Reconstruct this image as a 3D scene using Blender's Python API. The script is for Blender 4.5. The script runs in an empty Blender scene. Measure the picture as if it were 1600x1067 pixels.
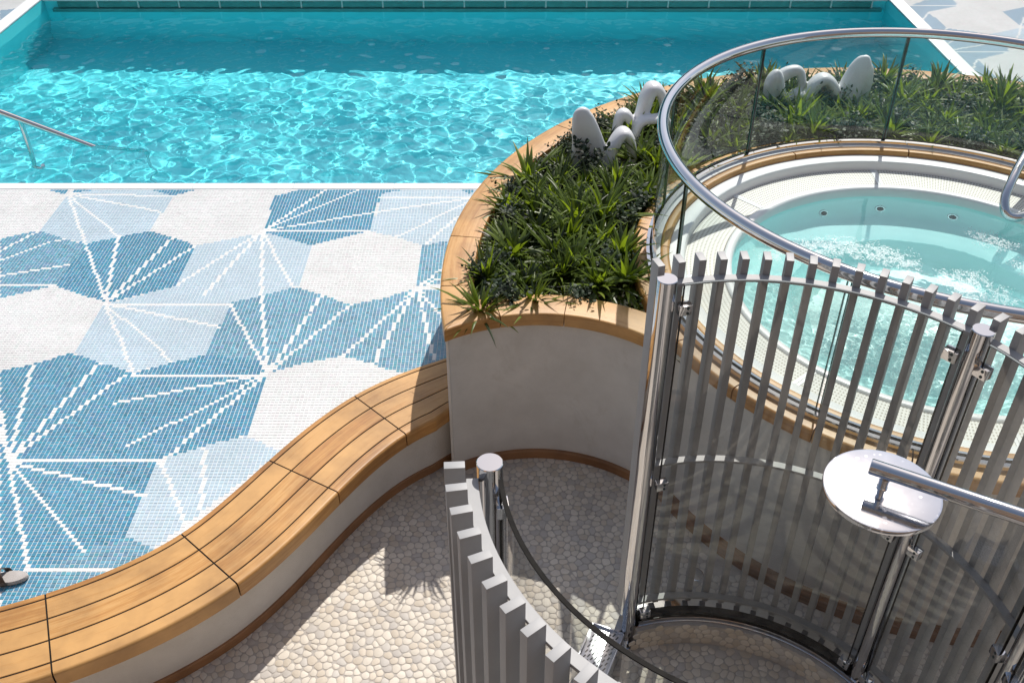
import bpy, bmesh, math, random
import numpy as np
from mathutils import Vector, Matrix, noise
random.seed(7); rng = np.random.default_rng(7)
sc = bpy.context.scene
PI = math.pi
R_ = math.radians
# ------------------------------------------------------------ camera, light, exposure
cam = bpy.data.cameras.new('camera'); camo = bpy.data.objects.new('camera', cam)
sc.collection.objects.link(camo); sc.camera = camo
cam.sensor_width = 36; cam.lens = 1505 / 1600 * 36
cam.clip_start = .05; cam.clip_end = 2000
camo.location = (0, 0, 3.9); camo.rotation_euler = (R_(90 - 36.97), 0, 0)
SUN = Vector((.326, .946, 1.15)).normalized()
w = bpy.data.worlds.new('World'); sc.world = w; w.use_nodes = True
wt = w.node_tree
sky = wt.nodes.new('ShaderNodeTexSky'); sky.sky_type = 'NISHITA'; sky.sun_disc = False
sky.sun_elevation = math.asin(SUN.z); sky.sun_rotation = math.atan2(SUN.x, SUN.y)
hs = wt.nodes.new('ShaderNodeHueSaturation'); hs.inputs['Saturation'].default_value = .86
wm = wt.nodes.new('ShaderNodeMixRGB'); wm.blend_type = 'MULTIPLY'; wm.inputs[0].default_value = 1; wm.inputs[2].default_value = (1.06, .98, .89, 1)
wt.links.new(sky.outputs[0], hs.inputs['Color']); wt.links.new(hs.outputs[0], wm.inputs[1])
wt.links.new(wm.outputs[0], wt.nodes['Background'].inputs[0])
wt.nodes['Background'].inputs[1].default_value = .145
sl = bpy.data.lights.new('sun', 'SUN'); sl.energy = 4.4; sl.angle = R_(.5); sl.color = (1, .955, .885)
sl.cycles.is_caustics_light = True
so = bpy.data.objects.new('sun', sl); sc.collection.objects.link(so)
so.rotation_euler = SUN.to_track_quat('Z', 'Y').to_euler()
sc.view_settings.view_transform = 'Standard'; sc.view_settings.look = 'None'
sc.view_settings.gamma = 1; sc.view_settings.use_curve_mapping = False
sc.view_settings.exposure = .10
sc.cycles.use_denoising = True
sc.cycles.max_bounces = 14; sc.cycles.transparent_max_bounces = 24
sc.cycles.transmission_bounces = 10; sc.cycles.glossy_bounces = 6; sc.cycles.diffuse_bounces = 4
sc.cycles.sample_clamp_indirect = 6

# ------------------------------------------------------------ materials
def new(name):
    m = bpy.data.materials.new(name); m.use_nodes = True
    return m, m.node_tree, m.node_tree.nodes['Principled BSDF']
def N(nt, t, **k):
    n = nt.nodes.new(t)
    for a, b in k.items():
        if isinstance(a, str) and a.startswith('i_'):
            n.inputs[a[2:].replace('_', ' ')].default_value = b
        else: setattr(n, a, b)
    return n
def ramp(nt, stops):
    r = nt.nodes.new('ShaderNodeValToRGB'); e = r.color_ramp.elements
    while len(e) < len(stops): e.new(.5)
    for x, (p, c) in zip(e, stops): x.position = p; x.color = (*c, 1)
    return r
def bump(nt, p, src, strength, dist):
    b = nt.nodes.new('ShaderNodeBump'); b.inputs['Strength'].default_value = strength
    b.inputs['Distance'].default_value = dist
    nt.links.new(src, b.inputs['Height']); nt.links.new(b.outputs[0], p.inputs['Normal']); return b
def coord(nt, kind='Object', scale=(1, 1, 1)):
    t = nt.nodes.new('ShaderNodeTexCoord'); m = nt.nodes.new('ShaderNodeMapping')
    m.inputs['Scale'].default_value = scale
    nt.links.new(t.outputs[kind], m.inputs[0]); return m.outputs[0]

def wood(name, cols, rough=.45, grain=1.0):
    m, nt, p = new(name)
    uv = coord(nt, 'UV', (1.3, 26, 1))
    oi = nt.nodes.new('ShaderNodeObjectInfo')
    add = N(nt, 'ShaderNodeVectorMath', operation='ADD')
    mul = N(nt, 'ShaderNodeVectorMath', operation='MULTIPLY'); mul.inputs[1].default_value = (37, 91, 0)
    cx = nt.nodes.new('ShaderNodeCombineXYZ')
    for i in range(3): nt.links.new(oi.outputs['Random'], cx.inputs[i])
    nt.links.new(cx.outputs[0], mul.inputs[0]); nt.links.new(uv, add.inputs[0]); nt.links.new(mul.outputs[0], add.inputs[1])
    n1 = N(nt, 'ShaderNodeTexNoise', i_Scale=1.6, i_Detail=6, i_Roughness=.6, i_Distortion=.9)
    n2 = N(nt, 'ShaderNodeTexNoise', i_Scale=9, i_Detail=5, i_Roughness=.7)
    nt.links.new(add.outputs[0], n1.inputs['Vector']); nt.links.new(add.outputs[0], n2.inputs['Vector'])
    mx = N(nt, 'ShaderNodeMath', operation='MULTIPLY_ADD'); mx.inputs[1].default_value = .50 * grain
    nt.links.new(n2.outputs['Fac'], mx.inputs[0]); nt.links.new(n1.outputs['Fac'], mx.inputs[2])
    sh = N(nt, 'ShaderNodeMath', operation='MULTIPLY_ADD'); sh.inputs[1].default_value = .36
    nt.links.new(oi.outputs['Random'], sh.inputs[0]); nt.links.new(mx.outputs[0], sh.inputs[2])
    r = ramp(nt, [(.42, cols[0]), (.66, cols[1]), (.86, cols[2]), (1.0, cols[3])])
    nt.links.new(sh.outputs[0], r.inputs[0])
    big = N(nt, 'ShaderNodeTexNoise', i_Scale=3.2, i_Detail=4, i_Roughness=.6)
    nt.links.new(coord(nt, 'Object'), big.inputs['Vector'])
    br = ramp(nt, [(.28, (.66, .64, .64)), (.6, (1.05, 1.05, 1.05))])
    nt.links.new(big.outputs['Fac'], br.inputs[0])
    mc = N(nt, 'ShaderNodeMixRGB', blend_type='MULTIPLY'); mc.inputs[0].default_value = 1
    nt.links.new(r.outputs[0], mc.inputs[1]); nt.links.new(br.outputs[0], mc.inputs[2])
    nt.links.new(mc.outputs[0], p.inputs['Base Color'])
    p.inputs['Roughness'].default_value = rough
    bump(nt, p, n2.outputs['Fac'], .25, .002)
    return m
TEAK = wood('teak', [(.24, .098, .025), (.40, .18, .048), (.49, .245, .070), (.56, .31, .108)], .42)
TEAKD = wood('teak_dark', [(.12, .052, .022), (.20, .09, .036), (.28, .13, .05), (.32, .16, .07)], .5)

def noisy(name, c0, c1, scale=6, rough=.6, bs=0, bscale=80, metal=0, spec=None):
    m, nt, p = new(name); v = coord(nt, 'Object')
    n = N(nt, 'ShaderNodeTexNoise', i_Scale=scale, i_Detail=6, i_Roughness=.62); nt.links.new(v, n.inputs['Vector'])
    r = ramp(nt, [(.32, c0), (.68, c1)]); nt.links.new(n.outputs['Fac'], r.inputs[0])
    nt.links.new(r.outputs[0], p.inputs['Base Color'])
    p.inputs['Roughness'].default_value = rough; p.inputs['Metallic'].default_value = metal
    if spec is not None: p.inputs['Specular IOR Level'].default_value = spec
    if bs:
        b = N(nt, 'ShaderNodeTexNoise', i_Scale=bscale, i_Detail=4); nt.links.new(v, b.inputs['Vector'])
        bump(nt, p, b.outputs['Fac'], bs, .004)
    return m
PLASTER = noisy('plaster', (.58, .565, .54), (.70, .685, .66), 2.6, .8, .5, 70)
_nt = PLASTER.node_tree; _p = _nt.nodes['Principled BSDF']
_n = N(_nt, 'ShaderNodeTexNoise', i_Scale=1, i_Detail=9, i_Roughness=.8, i_Distortion=.8); _nt.links.new(coord(_nt, 'Object', (3, 3, 2.2)), _n.inputs['Vector'])
_r = ramp(_nt, [(.30, (.84, .82, .78)), (.46, (1, 1, 1))]); _nt.links.new(_n.outputs['Fac'], _r.inputs[0])
_m = N(_nt, 'ShaderNodeMixRGB', blend_type='MULTIPLY'); _m.inputs[0].default_value = .75
_nt.links.new(_p.inputs['Base Color'].links[0].from_socket, _m.inputs[1]); _nt.links.new(_r.outputs[0], _m.inputs[2]); _nt.links.new(_m.outputs[0], _p.inputs['Base Color'])
RISER = noisy('riser_render', (.60, .57, .53), (.70, .67, .63), 4, .85, .8, 160)
GROUT = noisy('mosaic_grout', (.60, .63, .63), (.70, .72, .71), 3, .8)
PGROUT = noisy('pebble_grout', (.38, .345, .31), (.48, .44, .395), 9, .9, .4, 200)
WHITEGEL = noisy('white_gelcoat', (.76, .765, .76), (.82, .82, .815), 3, .28)
SCULPT = noisy('white_sculpture', (.66, .66, .68), (.78, .78, .79), 3.5, .36, .12, 60)
SLAT = noisy('grey_slat_paint', (.30, .30, .305), (.35, .347, .35), 5, .5)
CAULK = noisy('black_caulk', (.012, .011, .010), (.022, .02, .018), 30, .8, spec=.12)
SOIL = noisy('soil', (.035, .025, .018), (.08, .06, .04), 30, .95, .8, 60)
DECK = noisy('pale_deck', (.45, .47, .48), (.55, .56, .56), 4, .7)
SEA = noisy('lower_deck', (.16, .13, .11), (.22, .19, .16), .6, .8)
GRAVEL = noisy('gravel', (.50, .47, .34), (.68, .65, .52), 14, .7)
COPING = noisy('white_coping', (.74, .755, .76), (.80, .81, .81), 8, .5)
RUBBER = noisy('sandal_sole', (.36, .33, .31), (.44, .41, .39), 20, .7, .3, 150)
STRAP = noisy('sandal_strap', (.045, .03, .022), (.08, .055, .04), 30, .5)

def steel(name, col=(.62, .62, .635), rough=.06, spots=False):
    m, nt, p = new(name); v = coord(nt, 'Object')
    n = N(nt, 'ShaderNodeTexNoise', i_Scale=7, i_Detail=5, i_Roughness=.6); nt.links.new(v, n.inputs['Vector'])
    r = ramp(nt, [(.35, (rough * .6,) * 3), (.7, (rough * 1.7,) * 3)]); nt.links.new(n.outputs['Fac'], r.inputs[0])
    nt.links.new(r.outputs[0], p.inputs['Roughness'])
    p.inputs['Base Color'].default_value = (*col, 1); p.inputs['Metallic'].default_value = 1
    if spots:
        vo = N(nt, 'ShaderNodeTexVoronoi', i_Scale=38, i_Randomness=1); nt.links.new(v, vo.inputs['Vector'])
        n3 = N(nt, 'ShaderNodeTexNoise', i_Scale=16, i_Detail=5); nt.links.new(v, n3.inputs['Vector'])
        ad = N(nt, 'ShaderNodeMath', operation='ADD'); nt.links.new(vo.outputs['Distance'], ad.inputs[0]); nt.links.new(n3.outputs['Fac'], ad.inputs[1])
        rr = ramp(nt, [(.50, (1, 1, 1)), (.72, (0, 0, 0))]); nt.links.new(ad.outputs[0], rr.inputs[0])
        mixc = N(nt, 'ShaderNodeMixRGB'); mixc.inputs[1].default_value = (*col, 1); mixc.inputs[2].default_value = (.80, .80, .83, 1)
        nt.links.new(rr.outputs[0], mixc.inputs[0]); nt.links.new(mixc.outputs[0], p.inputs['Base Color'])
        mr = N(nt, 'ShaderNodeMath', operation='MULTIPLY_ADD'); mr.inputs[1].default_value = .22
        nt.links.new(rr.outputs[0], mr.inputs[0]); nt.links.new(r.outputs[0], mr.inputs[2]); nt.links.new(mr.outputs[0], p.inputs['Roughness'])
    return m
STEEL = steel('polished_steel'); DISCM = steel('shower_steel', (.66, .67, .70), .10, True)
BRUSHED = steel('brushed_steel', (.62, .63, .66), .28)

def glass(name, tint, edge=False, ior=1.45, haze=0.0):
    m, nt, p = new(name); nt.nodes.remove(p)
    out = nt.nodes['Material Output']
    tr = nt.nodes.new('ShaderNodeBsdfTransparent'); tr.inputs[0].default_value = (*tint, 1)
    gl = nt.nodes.new('ShaderNodeBsdfGlossy'); gl.inputs['Roughness'].default_value = .01
    fr = nt.nodes.new('ShaderNodeFresnel'); ge = nt.nodes.new('ShaderNodeNewGeometry')   # same reflectance from either face of the pane
    mi = N(nt, 'ShaderNodeMapRange'); mi.inputs['To Min'].default_value = ior; mi.inputs['To Max'].default_value = 1 / ior
    nt.links.new(ge.outputs['Backfacing'], mi.inputs['Value']); nt.links.new(mi.outputs[0], fr.inputs[0])
    mx = nt.nodes.new('ShaderNodeMixShader')
    nt.links.new(fr.outputs[0], mx.inputs[0]); nt.links.new(tr.outputs[0], mx.inputs[1]); nt.links.new(gl.outputs[0], mx.inputs[2])
    last = mx.outputs[0]
    if haze:
        df = nt.nodes.new('ShaderNodeBsdfDiffuse'); df.inputs[0].default_value = (.8, .8, .78, 1)
        v = coord(nt, 'Object'); n = N(nt, 'ShaderNodeTexNoise', i_Scale=5, i_Detail=5, i_Distortion=1.2); nt.links.new(v, n.inputs['Vector'])
        r = ramp(nt, [(.45, (0, 0, 0)), (.8, (haze, haze, haze))]); nt.links.new(n.outputs['Fac'], r.inputs[0])
        m2 = nt.nodes.new('ShaderNodeMixShader'); nt.links.new(r.outputs[0], m2.inputs[0])
        nt.links.new(last, m2.inputs[1]); nt.links.new(df.outputs[0], m2.inputs[2]); last = m2.outputs[0]
    nt.links.new(last, out.inputs['Surface'])
    return m
GLASS_SPA = glass('spa_glass', (.86, .925, .905), ior=1.62, haze=.03)
GLASS_SCREEN = glass('screen_glass', (.80, .81, .80), ior=1.8, haze=.12)
m, nt, p = new('glass_edge'); p.inputs['Base Color'].default_value = (.02, .09, .075, 1); p.inputs['Roughness'].default_value = .05
p.inputs['Specular IOR Level'].default_value = .9; GEDGE = m
m, nt, p = new('screen_glass_edge'); p.inputs['Base Color'].default_value = (.20, .22, .22, 1); p.inputs['Roughness'].default_value = .08; SEDGE = m
m, nt, p = new('glass_joint'); p.inputs['Base Color'].default_value = (.02, .016, .012, 1); p.inputs['Roughness'].default_value = .12; GJOINT = m

def attr_mat(name, attr, rough, bs=0, bscale=60, spec=None, noise_amt=.12, coat=0):
    m, nt, p = new(name)
    a = N(nt, 'ShaderNodeAttribute', attribute_name=attr)
    n = N(nt, 'ShaderNodeTexNoise', i_Scale=1.7, i_Detail=9, i_Roughness=.72, i_Distortion=.6); nt.links.new(coord(nt, 'Object'), n.inputs['Vector'])
    r = ramp(nt, [(.3, (1 - noise_amt * 1.3, 1 - noise_amt * 1.4, 1 - noise_amt * 1.5)), (.6, (1, 1, 1))]); nt.links.new(n.outputs['Fac'], r.inputs[0])
    mc = N(nt, 'ShaderNodeMixRGB', blend_type='MULTIPLY'); mc.inputs[0].default_value = 1
    nt.links.new(a.outputs['Color'], mc.inputs[1]); nt.links.new(r.outputs[0], mc.inputs[2])
    nt.links.new(mc.outputs[0], p.inputs['Base Color']); p.inputs['Roughness'].default_value = rough
    if spec is not None: p.inputs['Specular IOR Level'].default_value = spec
    p.inputs['Coat Weight'].default_value = coat
    if bs:
        b = N(nt, 'ShaderNodeTexNoise', i_Scale=bscale, i_Detail=4); nt.links.new(coord(nt, 'Object'), b.inputs['Vector'])
        bump(nt, p, b.outputs['Fac'], bs, .003)
    return m
TILE = attr_mat('mosaic_tile', 'tint', .30, noise_amt=.10)
PEBBLE = attr_mat('sliced_pebble', 'tint', .62, .3, 70, noise_amt=.18)

def leafm(name, c0, c1, rough=.32, trans=.35):
    m, nt, p = new(name)
    oi = nt.nodes.new('ShaderNodeObjectInfo')
    uv = coord(nt, 'UV')
    a = N(nt, 'ShaderNodeAttribute', attribute_name='tint')
    mt = N(nt, 'ShaderNodeMath', operation='MULTIPLY_ADD'); mt.inputs[1].default_value = .4
    nt.links.new(oi.outputs['Random'], mt.inputs[0]); nt.links.new(a.outputs['Fac'], mt.inputs[2])
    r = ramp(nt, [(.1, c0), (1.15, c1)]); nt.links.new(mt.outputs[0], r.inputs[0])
    nt.links.new(r.outputs[0], p.inputs['Base Color']); p.inputs['Roughness'].default_value = rough
    tl = nt.nodes.new('ShaderNodeBsdfTranslucent')
    br = N(nt, 'ShaderNodeMixRGB', blend_type='MULTIPLY'); br.inputs[0].default_value = 1; br.inputs[2].default_value = (2.6, 2.5, .9, 1)
    nt.links.new(r.outputs[0], br.inputs[1]); nt.links.new(br.outputs[0], tl.inputs[0])
    mx = nt.nodes.new('ShaderNodeMixShader'); mx.inputs[0].default_value = trans
    nt.links.new(p.outputs[0], mx.inputs[1]); nt.links.new(tl.outputs[0], mx.inputs[2])
    nt.links.new(mx.outputs[0], nt.nodes['Material Output'].inputs['Surface'])
    return m
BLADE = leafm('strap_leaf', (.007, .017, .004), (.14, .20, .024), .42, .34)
SHRUBM = leafm('shrub_leaf', (.006, .014, .006), (.018, .040, .012), .62, .10)
SPRIG = leafm('fine_leaf', (.05, .055, .015), (.12, .12, .04), .5, .3)

def water(name):
    m, nt, p = new(name)
    p.inputs['Base Color'].default_value = (1, 1, 1, 1); p.inputs['Roughness'].default_value = 0
    p.inputs['IOR'].default_value = 1.33; p.inputs['Transmission Weight'].default_value = 1
    return m
WATER = water('pool_water')
def pooltile(name, c0, c1, line, pitch=.025, rough=.35):
    m, nt, p = new(name); v = coord(nt, 'Object')
    n = N(nt, 'ShaderNodeTexNoise', i_Scale=.9, i_Detail=5); nt.links.new(v, n.inputs['Vector'])
    r = ramp(nt, [(.35, c0), (.65, c1)]); nt.links.new(n.outputs['Fac'], r.inputs[0])
    nt.links.new(r.outputs[0], p.inputs['Base Color']); p.inputs['Roughness'].default_value = rough
    return m
POOLFLOOR = pooltile('pool_floor_tile', (.10, .82, .92), (.14, .88, .96), 0)
POOLWALL = pooltile('pool_wall_tile', (.06, .62, .68), (.09, .70, .75), 0)
SPAIN = pooltile('spa_shell', (.56, .93, .915), (.64, .95, .94), 0, rough=.3)
PANEL = noisy('teal_wall_panel', (.05, .26, .25), (.08, .33, .32), 6, .3)
PANELJ = noisy('pale_wall_divider', (.45, .62, .60), (.62, .75, .72), 60, .4)

def grate_mat():
    m, nt, p = new('perforated_white_grate')
    t = nt.nodes.new('ShaderNodeTexCoord'); s = nt.nodes.new('ShaderNodeSeparateXYZ'); nt.links.new(t.outputs['UV'], s.inputs[0])
    def cell(sock, k):
        a = N(nt, 'ShaderNodeMath', operation='MULTIPLY'); a.inputs[1].default_value = k; nt.links.new(sock, a.inputs[0])
        f = N(nt, 'ShaderNodeMath', operation='FRACT'); nt.links.new(a.outputs[0], f.inputs[0])
        d = N(nt, 'ShaderNodeMath', operation='SUBTRACT'); d.inputs[1].default_value = .5; nt.links.new(f.outputs[0], d.inputs[0])
        q = N(nt, 'ShaderNodeMath', operation='POWER'); q.inputs[1].default_value = 2; nt.links.new(d.outputs[0], q.inputs[0])
        return q.outputs[0]
    ad = N(nt, 'ShaderNodeMath', operation='ADD'); nt.links.new(cell(s.outputs[0], 52), ad.inputs[0]); nt.links.new(cell(s.outputs[1], 40), ad.inputs[1])
    r = ramp(nt, [(.045, (.30, .27, .22)), (.085, (.70, .68, .63))]); nt.links.new(ad.outputs[0], r.inputs[0])
    nt.links.new(r.outputs[0], p.inputs['Base Color']); p.inputs['Roughness'].default_value = .5
    bump(nt, p, ad.outputs[0], .6, .003)
    return m
GRATE = grate_mat()
m, nt, p = new('reflection_foam'); p.inputs['Base Color'].default_value = (.80, .90, .90, 1); p.inputs['Roughness'].default_value = .35; p.inputs['Alpha'].default_value = .38; FOAM = m  # white for painted reflection patches and bubbles on the spa water
REAR_WALL = noisy('rear_wall_warm', (.11, .10, .09), (.15, .135, .12), 1.5, .6)  # colour of the unseen wall added behind the camera
FAR_WALL = noisy('far_wall_blue', (.02, .20, .25), (.04, .26, .32), 1.5, .4)  # teal of the unseen wall added for the pool reflections
m, nt, p = new('dark_nozzle'); p.inputs['Base Color'].default_value = (.03, .05, .05, 1); p.inputs['Roughness'].default_value = .3; NOZ = m

# ------------------------------------------------------------ object helpers
def link(name, me, mat=None, parent=None, loc=None, **props):
    o = bpy.data.objects.new(name, me); sc.collection.objects.link(o)
    if mat is not None and me is not None: me.materials.append(mat)
    if parent is not None: o.parent = parent
    if loc is not None: o.location = loc
    for k, v in props.items(): o[k] = v
    return o
def thing(name, label, cat, loc=(0, 0, 0), group=None, kind=None):
    o = bpy.data.objects.new(name, None); sc.collection.objects.link(o); o.location = loc
    o.empty_display_size = .1
    if label: o['label'] = label
    if cat: o['category'] = cat
    if group: o['group'] = group
    if kind: o['kind'] = kind
    return o
def mesh(name, vs, fs, smooth=True, fix=True, ang=35, uvs=None):
    me = bpy.data.meshes.new(name); me.from_pydata([tuple(v) for v in vs], [], fs)
    if uvs is not None:
        l = me.uv_layers.new(name='UV')
        l.data.foreach_set('uv', np.array(uvs, dtype=np.float32).ravel())
    if fix:
        bm = bmesh.new(); bm.from_mesh(me); bmesh.ops.recalc_face_normals(bm, faces=bm.faces); bm.to_mesh(me); bm.free()
    if smooth:
        me.shade_smooth(); me.set_sharp_from_angle(angle=R_(ang))
    return me
def arc(c, R, a0, a1, n):
    out = []
    for i in range(n + 1):
        a = R_(a0 + (a1 - a0) * i / n); out.append((c[0] + R * math.cos(a), c[1] + R * math.sin(a), math.cos(a), math.sin(a)))
    return out
def ribbon(path, prof, closed=True, caps=True, ang=35, name='ribbon', loop=False):
    """sweep a profile of (offset along the normal, height) along a plan path of (x, y, nx, ny)"""
    n, k = len(path), len(prof); vs = []; fs = []; uv = []
    L = [0]; P = [0]
    om = sum(q[0] for q in prof) / k
    for a, b in zip(path, path[1:]): L.append(L[-1] + math.hypot(b[0] + b[2] * om - a[0] - a[2] * om, b[1] + b[3] * om - a[1] - a[3] * om))
    for i in range(k):
        a, b = prof[i], prof[(i + 1) % k]; P.append(P[-1] + math.hypot(b[0] - a[0], b[1] - a[1]))
    for x, y, nx, ny in path:
        for o, z in prof: vs.append((x + nx * o, y + ny * o, z))
    for i in range(n if loop else n - 1):
        for j in range(k if closed else k - 1):
            j2 = (j + 1) % k; i2 = (i + 1) % n
            fs.append((i * k + j, i2 * k + j, i2 * k + j2, i * k + j2))
            l2 = L[i + 1] if i + 1 < n else L[-1] + .1
            uv += [(L[i], P[j]), (l2, P[j]), (l2, P[j + 1]), (L[i], P[j + 1])]
    if closed and caps and not loop:
        fs.append(tuple(range(k))); uv += [(0, P[j]) for j in range(k)]
        fs.append(tuple((n - 1) * k + j for j in range(k))); uv += [(0, P[j]) for j in range(k)]
    return mesh(name, vs, fs, ang=ang, uvs=uv, fix=closed)
def rrect(o0, o1, z0, z1, r=(.01, .01, .01, .01), n=4):
    """rounded rectangle profile; r for corners (o0,z0),(o1,z0),(o1,z1),(o0,z1)"""
    out = []
    for (cx, cz, a0, rr) in ((o0 + r[0], z0 + r[0], 180, r[0]), (o1 - r[1], z0 + r[1], 270, r[1]), (o1 - r[2], z1 - r[2], 0, r[2]), (o0 + r[3], z1 - r[3], 90, r[3])):
        m_ = n if rr > .003 else 1
        for i in range(m_ + 1):
            a = R_(a0 + 90 * i / m_); out.append((cx + rr * math.cos(a), cz + rr * math.sin(a)))
    return out
def box(vmin, vmax, name='box', bev=0.0):
    bm = bmesh.new(); bmesh.ops.create_cube(bm, size=1)
    s = [b - a for a, b in zip(vmin, vmax)]; c = [(a + b) / 2 for a, b in zip(vmin, vmax)]
    bmesh.ops.scale(bm, vec=s, verts=bm.verts); bmesh.ops.translate(bm, vec=c, verts=bm.verts)
    if bev: bmesh.ops.bevel(bm, geom=bm.edges[:], offset=bev, segments=2, affect='EDGES', profile=.7)
    me = bpy.data.meshes.new(name); bm.to_mesh(me); bm.free(); me.shade_smooth(); me.set_sharp_from_angle(angle=R_(30)); return me
def tube(pts, r, seg=16, name='tube', close=False, rad=None):
    pts = [Vector(p) for p in pts]; vs = []; fs = []; n = len(pts); up = None
    for i, p in enumerate(pts):
        t = ((pts[(i + 1) % n] if close or i < n - 1 else p) - (pts[i - 1] if close or i > 0 else p)).normalized()
        if up is None: up = t.orthogonal().normalized()
        up = (up - t * up.dot(t)).normalized(); s = t.cross(up)
        rr = rad[i] if rad else r
        for k in range(seg):
            a = 2 * PI * k / seg; vs.append(p + (up * math.cos(a) + s * math.sin(a)) * rr)
    for i in range(n if close else n - 1):
        for k in range(seg):
            i2 = (i + 1) % n; fs.append((i * seg + k, i * seg + (k + 1) % seg, i2 * seg + (k + 1) % seg, i2 * seg + k))
    if not close: fs.append(tuple(range(seg))); fs.append(tuple((n - 1) * seg + k for k in range(seg)))
    return mesh(name, vs, fs, ang=50)
def lathe(prof, seg=48, name='lathe', c=(0, 0)):
    vs = []; fs = []; k = len(prof)
    for i in range(seg):
        a = 2 * PI * i / seg
        for r, z in prof: vs.append((c[0] + r * math.cos(a), c[1] + r * math.sin(a), z))
    for i in range(seg):
        for j in range(k - 1):
            i2 = (i + 1) % seg; fs.append((i * k + j, i2 * k + j, i2 * k + j + 1, i * k + j + 1))
    return mesh(name, vs, fs, fix=False)
def catmull(P, n=8):
    P = [Vector(p) for p in P]; out = []; Q = [P[0] * 2 - P[1]] + P + [P[-1] * 2 - P[-2]]
    for i in range(1, len(Q) - 2):
        a, b, c, d = Q[i - 1:i + 3]
        for k in range(n):
            t = k / n; out.append(.5 * ((2 * b) + (c - a) * t + (2 * a - 5 * b + 4 * c - d) * t * t + (3 * b - a - 3 * c + d) * t ** 3))
    out.append(P[-1]); return out
def merge(meshes, name):
    bm = bmesh.new()
    for m_ in meshes: bm.from_mesh(m_)
    me = bpy.data.meshes.new(name); bm.to_mesh(me); bm.free(); return me
def copy_tree(o, loc=None, rotz=None, label=None):
    r = o.copy(); sc.collection.objects.link(r)
    if loc is not None: r.location = loc
    if rotz is not None: r.rotation_euler = (0, 0, rotz)
    if label: r['label'] = label
    for ch in list(o.children):
        c = ch.copy(); sc.collection.objects.link(c); c.parent = r
        for g in list(ch.children):
            d = g.copy(); sc.collection.objects.link(d); d.parent = c
    return r
FZ = -.5            # pebble floor level; the mosaic pool deck is z = 0
SPA = (2.647, 5.046); PLC = (2.965, 5.0); FRC = (.15, 3.62); SHC = (.9, 2.2)

# ------------------------------------------------------------ bench curve
BO = [(-4.6, 2.95), (-3.9, 2.80), (-3.3, 2.80), (-2.9, 2.865), (-2.6, 2.955), (-2.317, 3.065), (-2.03, 3.22), (-1.77, 3.43), (-1.575, 3.70), (-1.397, 4.01),
      (-1.21, 4.31), (-.985, 4.585), (-.72, 4.80), (-.394, 4.985)]
_b = catmull([(x, y, 0) for x, y in BO], 10)
for _ in range(14): _b = [_b[0]] + [(_b[i - 1] + _b[i] * 2 + _b[i + 1]) / 4 for i in range(1, len(_b) - 1)] + [_b[-1]]
BPATH = []
for i, p_ in enumerate(_b):
    t_ = (_b[min(i + 1, len(_b) - 1)] - _b[max(i - 1, 0)]).normalized()
    BPATH.append((p_.x, p_.y, t_.y, -t_.x))
# make the last cross-section square to the planter wall
for i in range(12):
    k = i / 11; x, y, nx, ny = BPATH[-12 + i]; v = Vector((nx * (1 - k) + .06 * k, ny * (1 - k) - 1 * k)).normalized(); BPATH[-12 + i] = (x, y, v.x, v.y)
BP = np.array(BPATH)
def bench_off(x, y):
    d = (BP[:, 0] - x) ** 2 + (BP[:, 1] - y) ** 2; i = int(np.argmin(d))
    return (x - BP[i, 0]) * BP[i, 2] + (y - BP[i, 1]) * BP[i, 3]
def bidx(x, y): return int(np.argmin((BP[:, 0] - x) ** 2 + (BP[:, 1] - y) ** 2))

# ------------------------------------------------------------ setting: ground, deck, mosaic
link('lower_deck_ground', mesh('ground', [(-200, -200, -2.2), (200, -200, -2.2), (200, 200, -2.2), (-200, 200, -2.2)], [(0, 1, 2, 3)], False, False), SEA, kind='structure')
pc = arc(PLC, 3.3, 133.5, 180, 24)
poly = [(-14, 7.335, 0), (.68, 7.335, 0)] + [(a[0], a[1], 0) for a in pc] + [(x + nx * .03, y + ny * .03, 0) for x, y, nx, ny in reversed(BPATH)] + [(-14, 3.0, 0)]
deck = link('mosaic_deck', mesh('mosaic_deck', poly, [tuple(range(len(poly)))], False, False), GROUT, kind='structure')
deck_r = link('right_pool_deck', mesh('right_pool_deck', [(4.96, 7.0, 0), (30, 7.0, 0), (30, 40, 0), (4.96, 40, 0)], [(0, 1, 2, 3)], False, False), GROUT, kind='structure')
deck_l = link('left_pool_deck', mesh('left_pool_deck', [(-30, 7.435, 0), (-6.17, 7.435, 0), (-6.17, 40, 0), (-30, 40, 0)], [(0, 1, 2, 3)], False, False), GROUT, kind='structure')
deck_f = link('far_pool_deck', mesh('far_pool_deck', [(-6.17, 12.62, 0), (4.96, 12.62, 0), (4.96, 40, 0), (-6.17, 40, 0)], [(0, 1, 2, 3)], False, False), GROUT, kind='structure')
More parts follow.
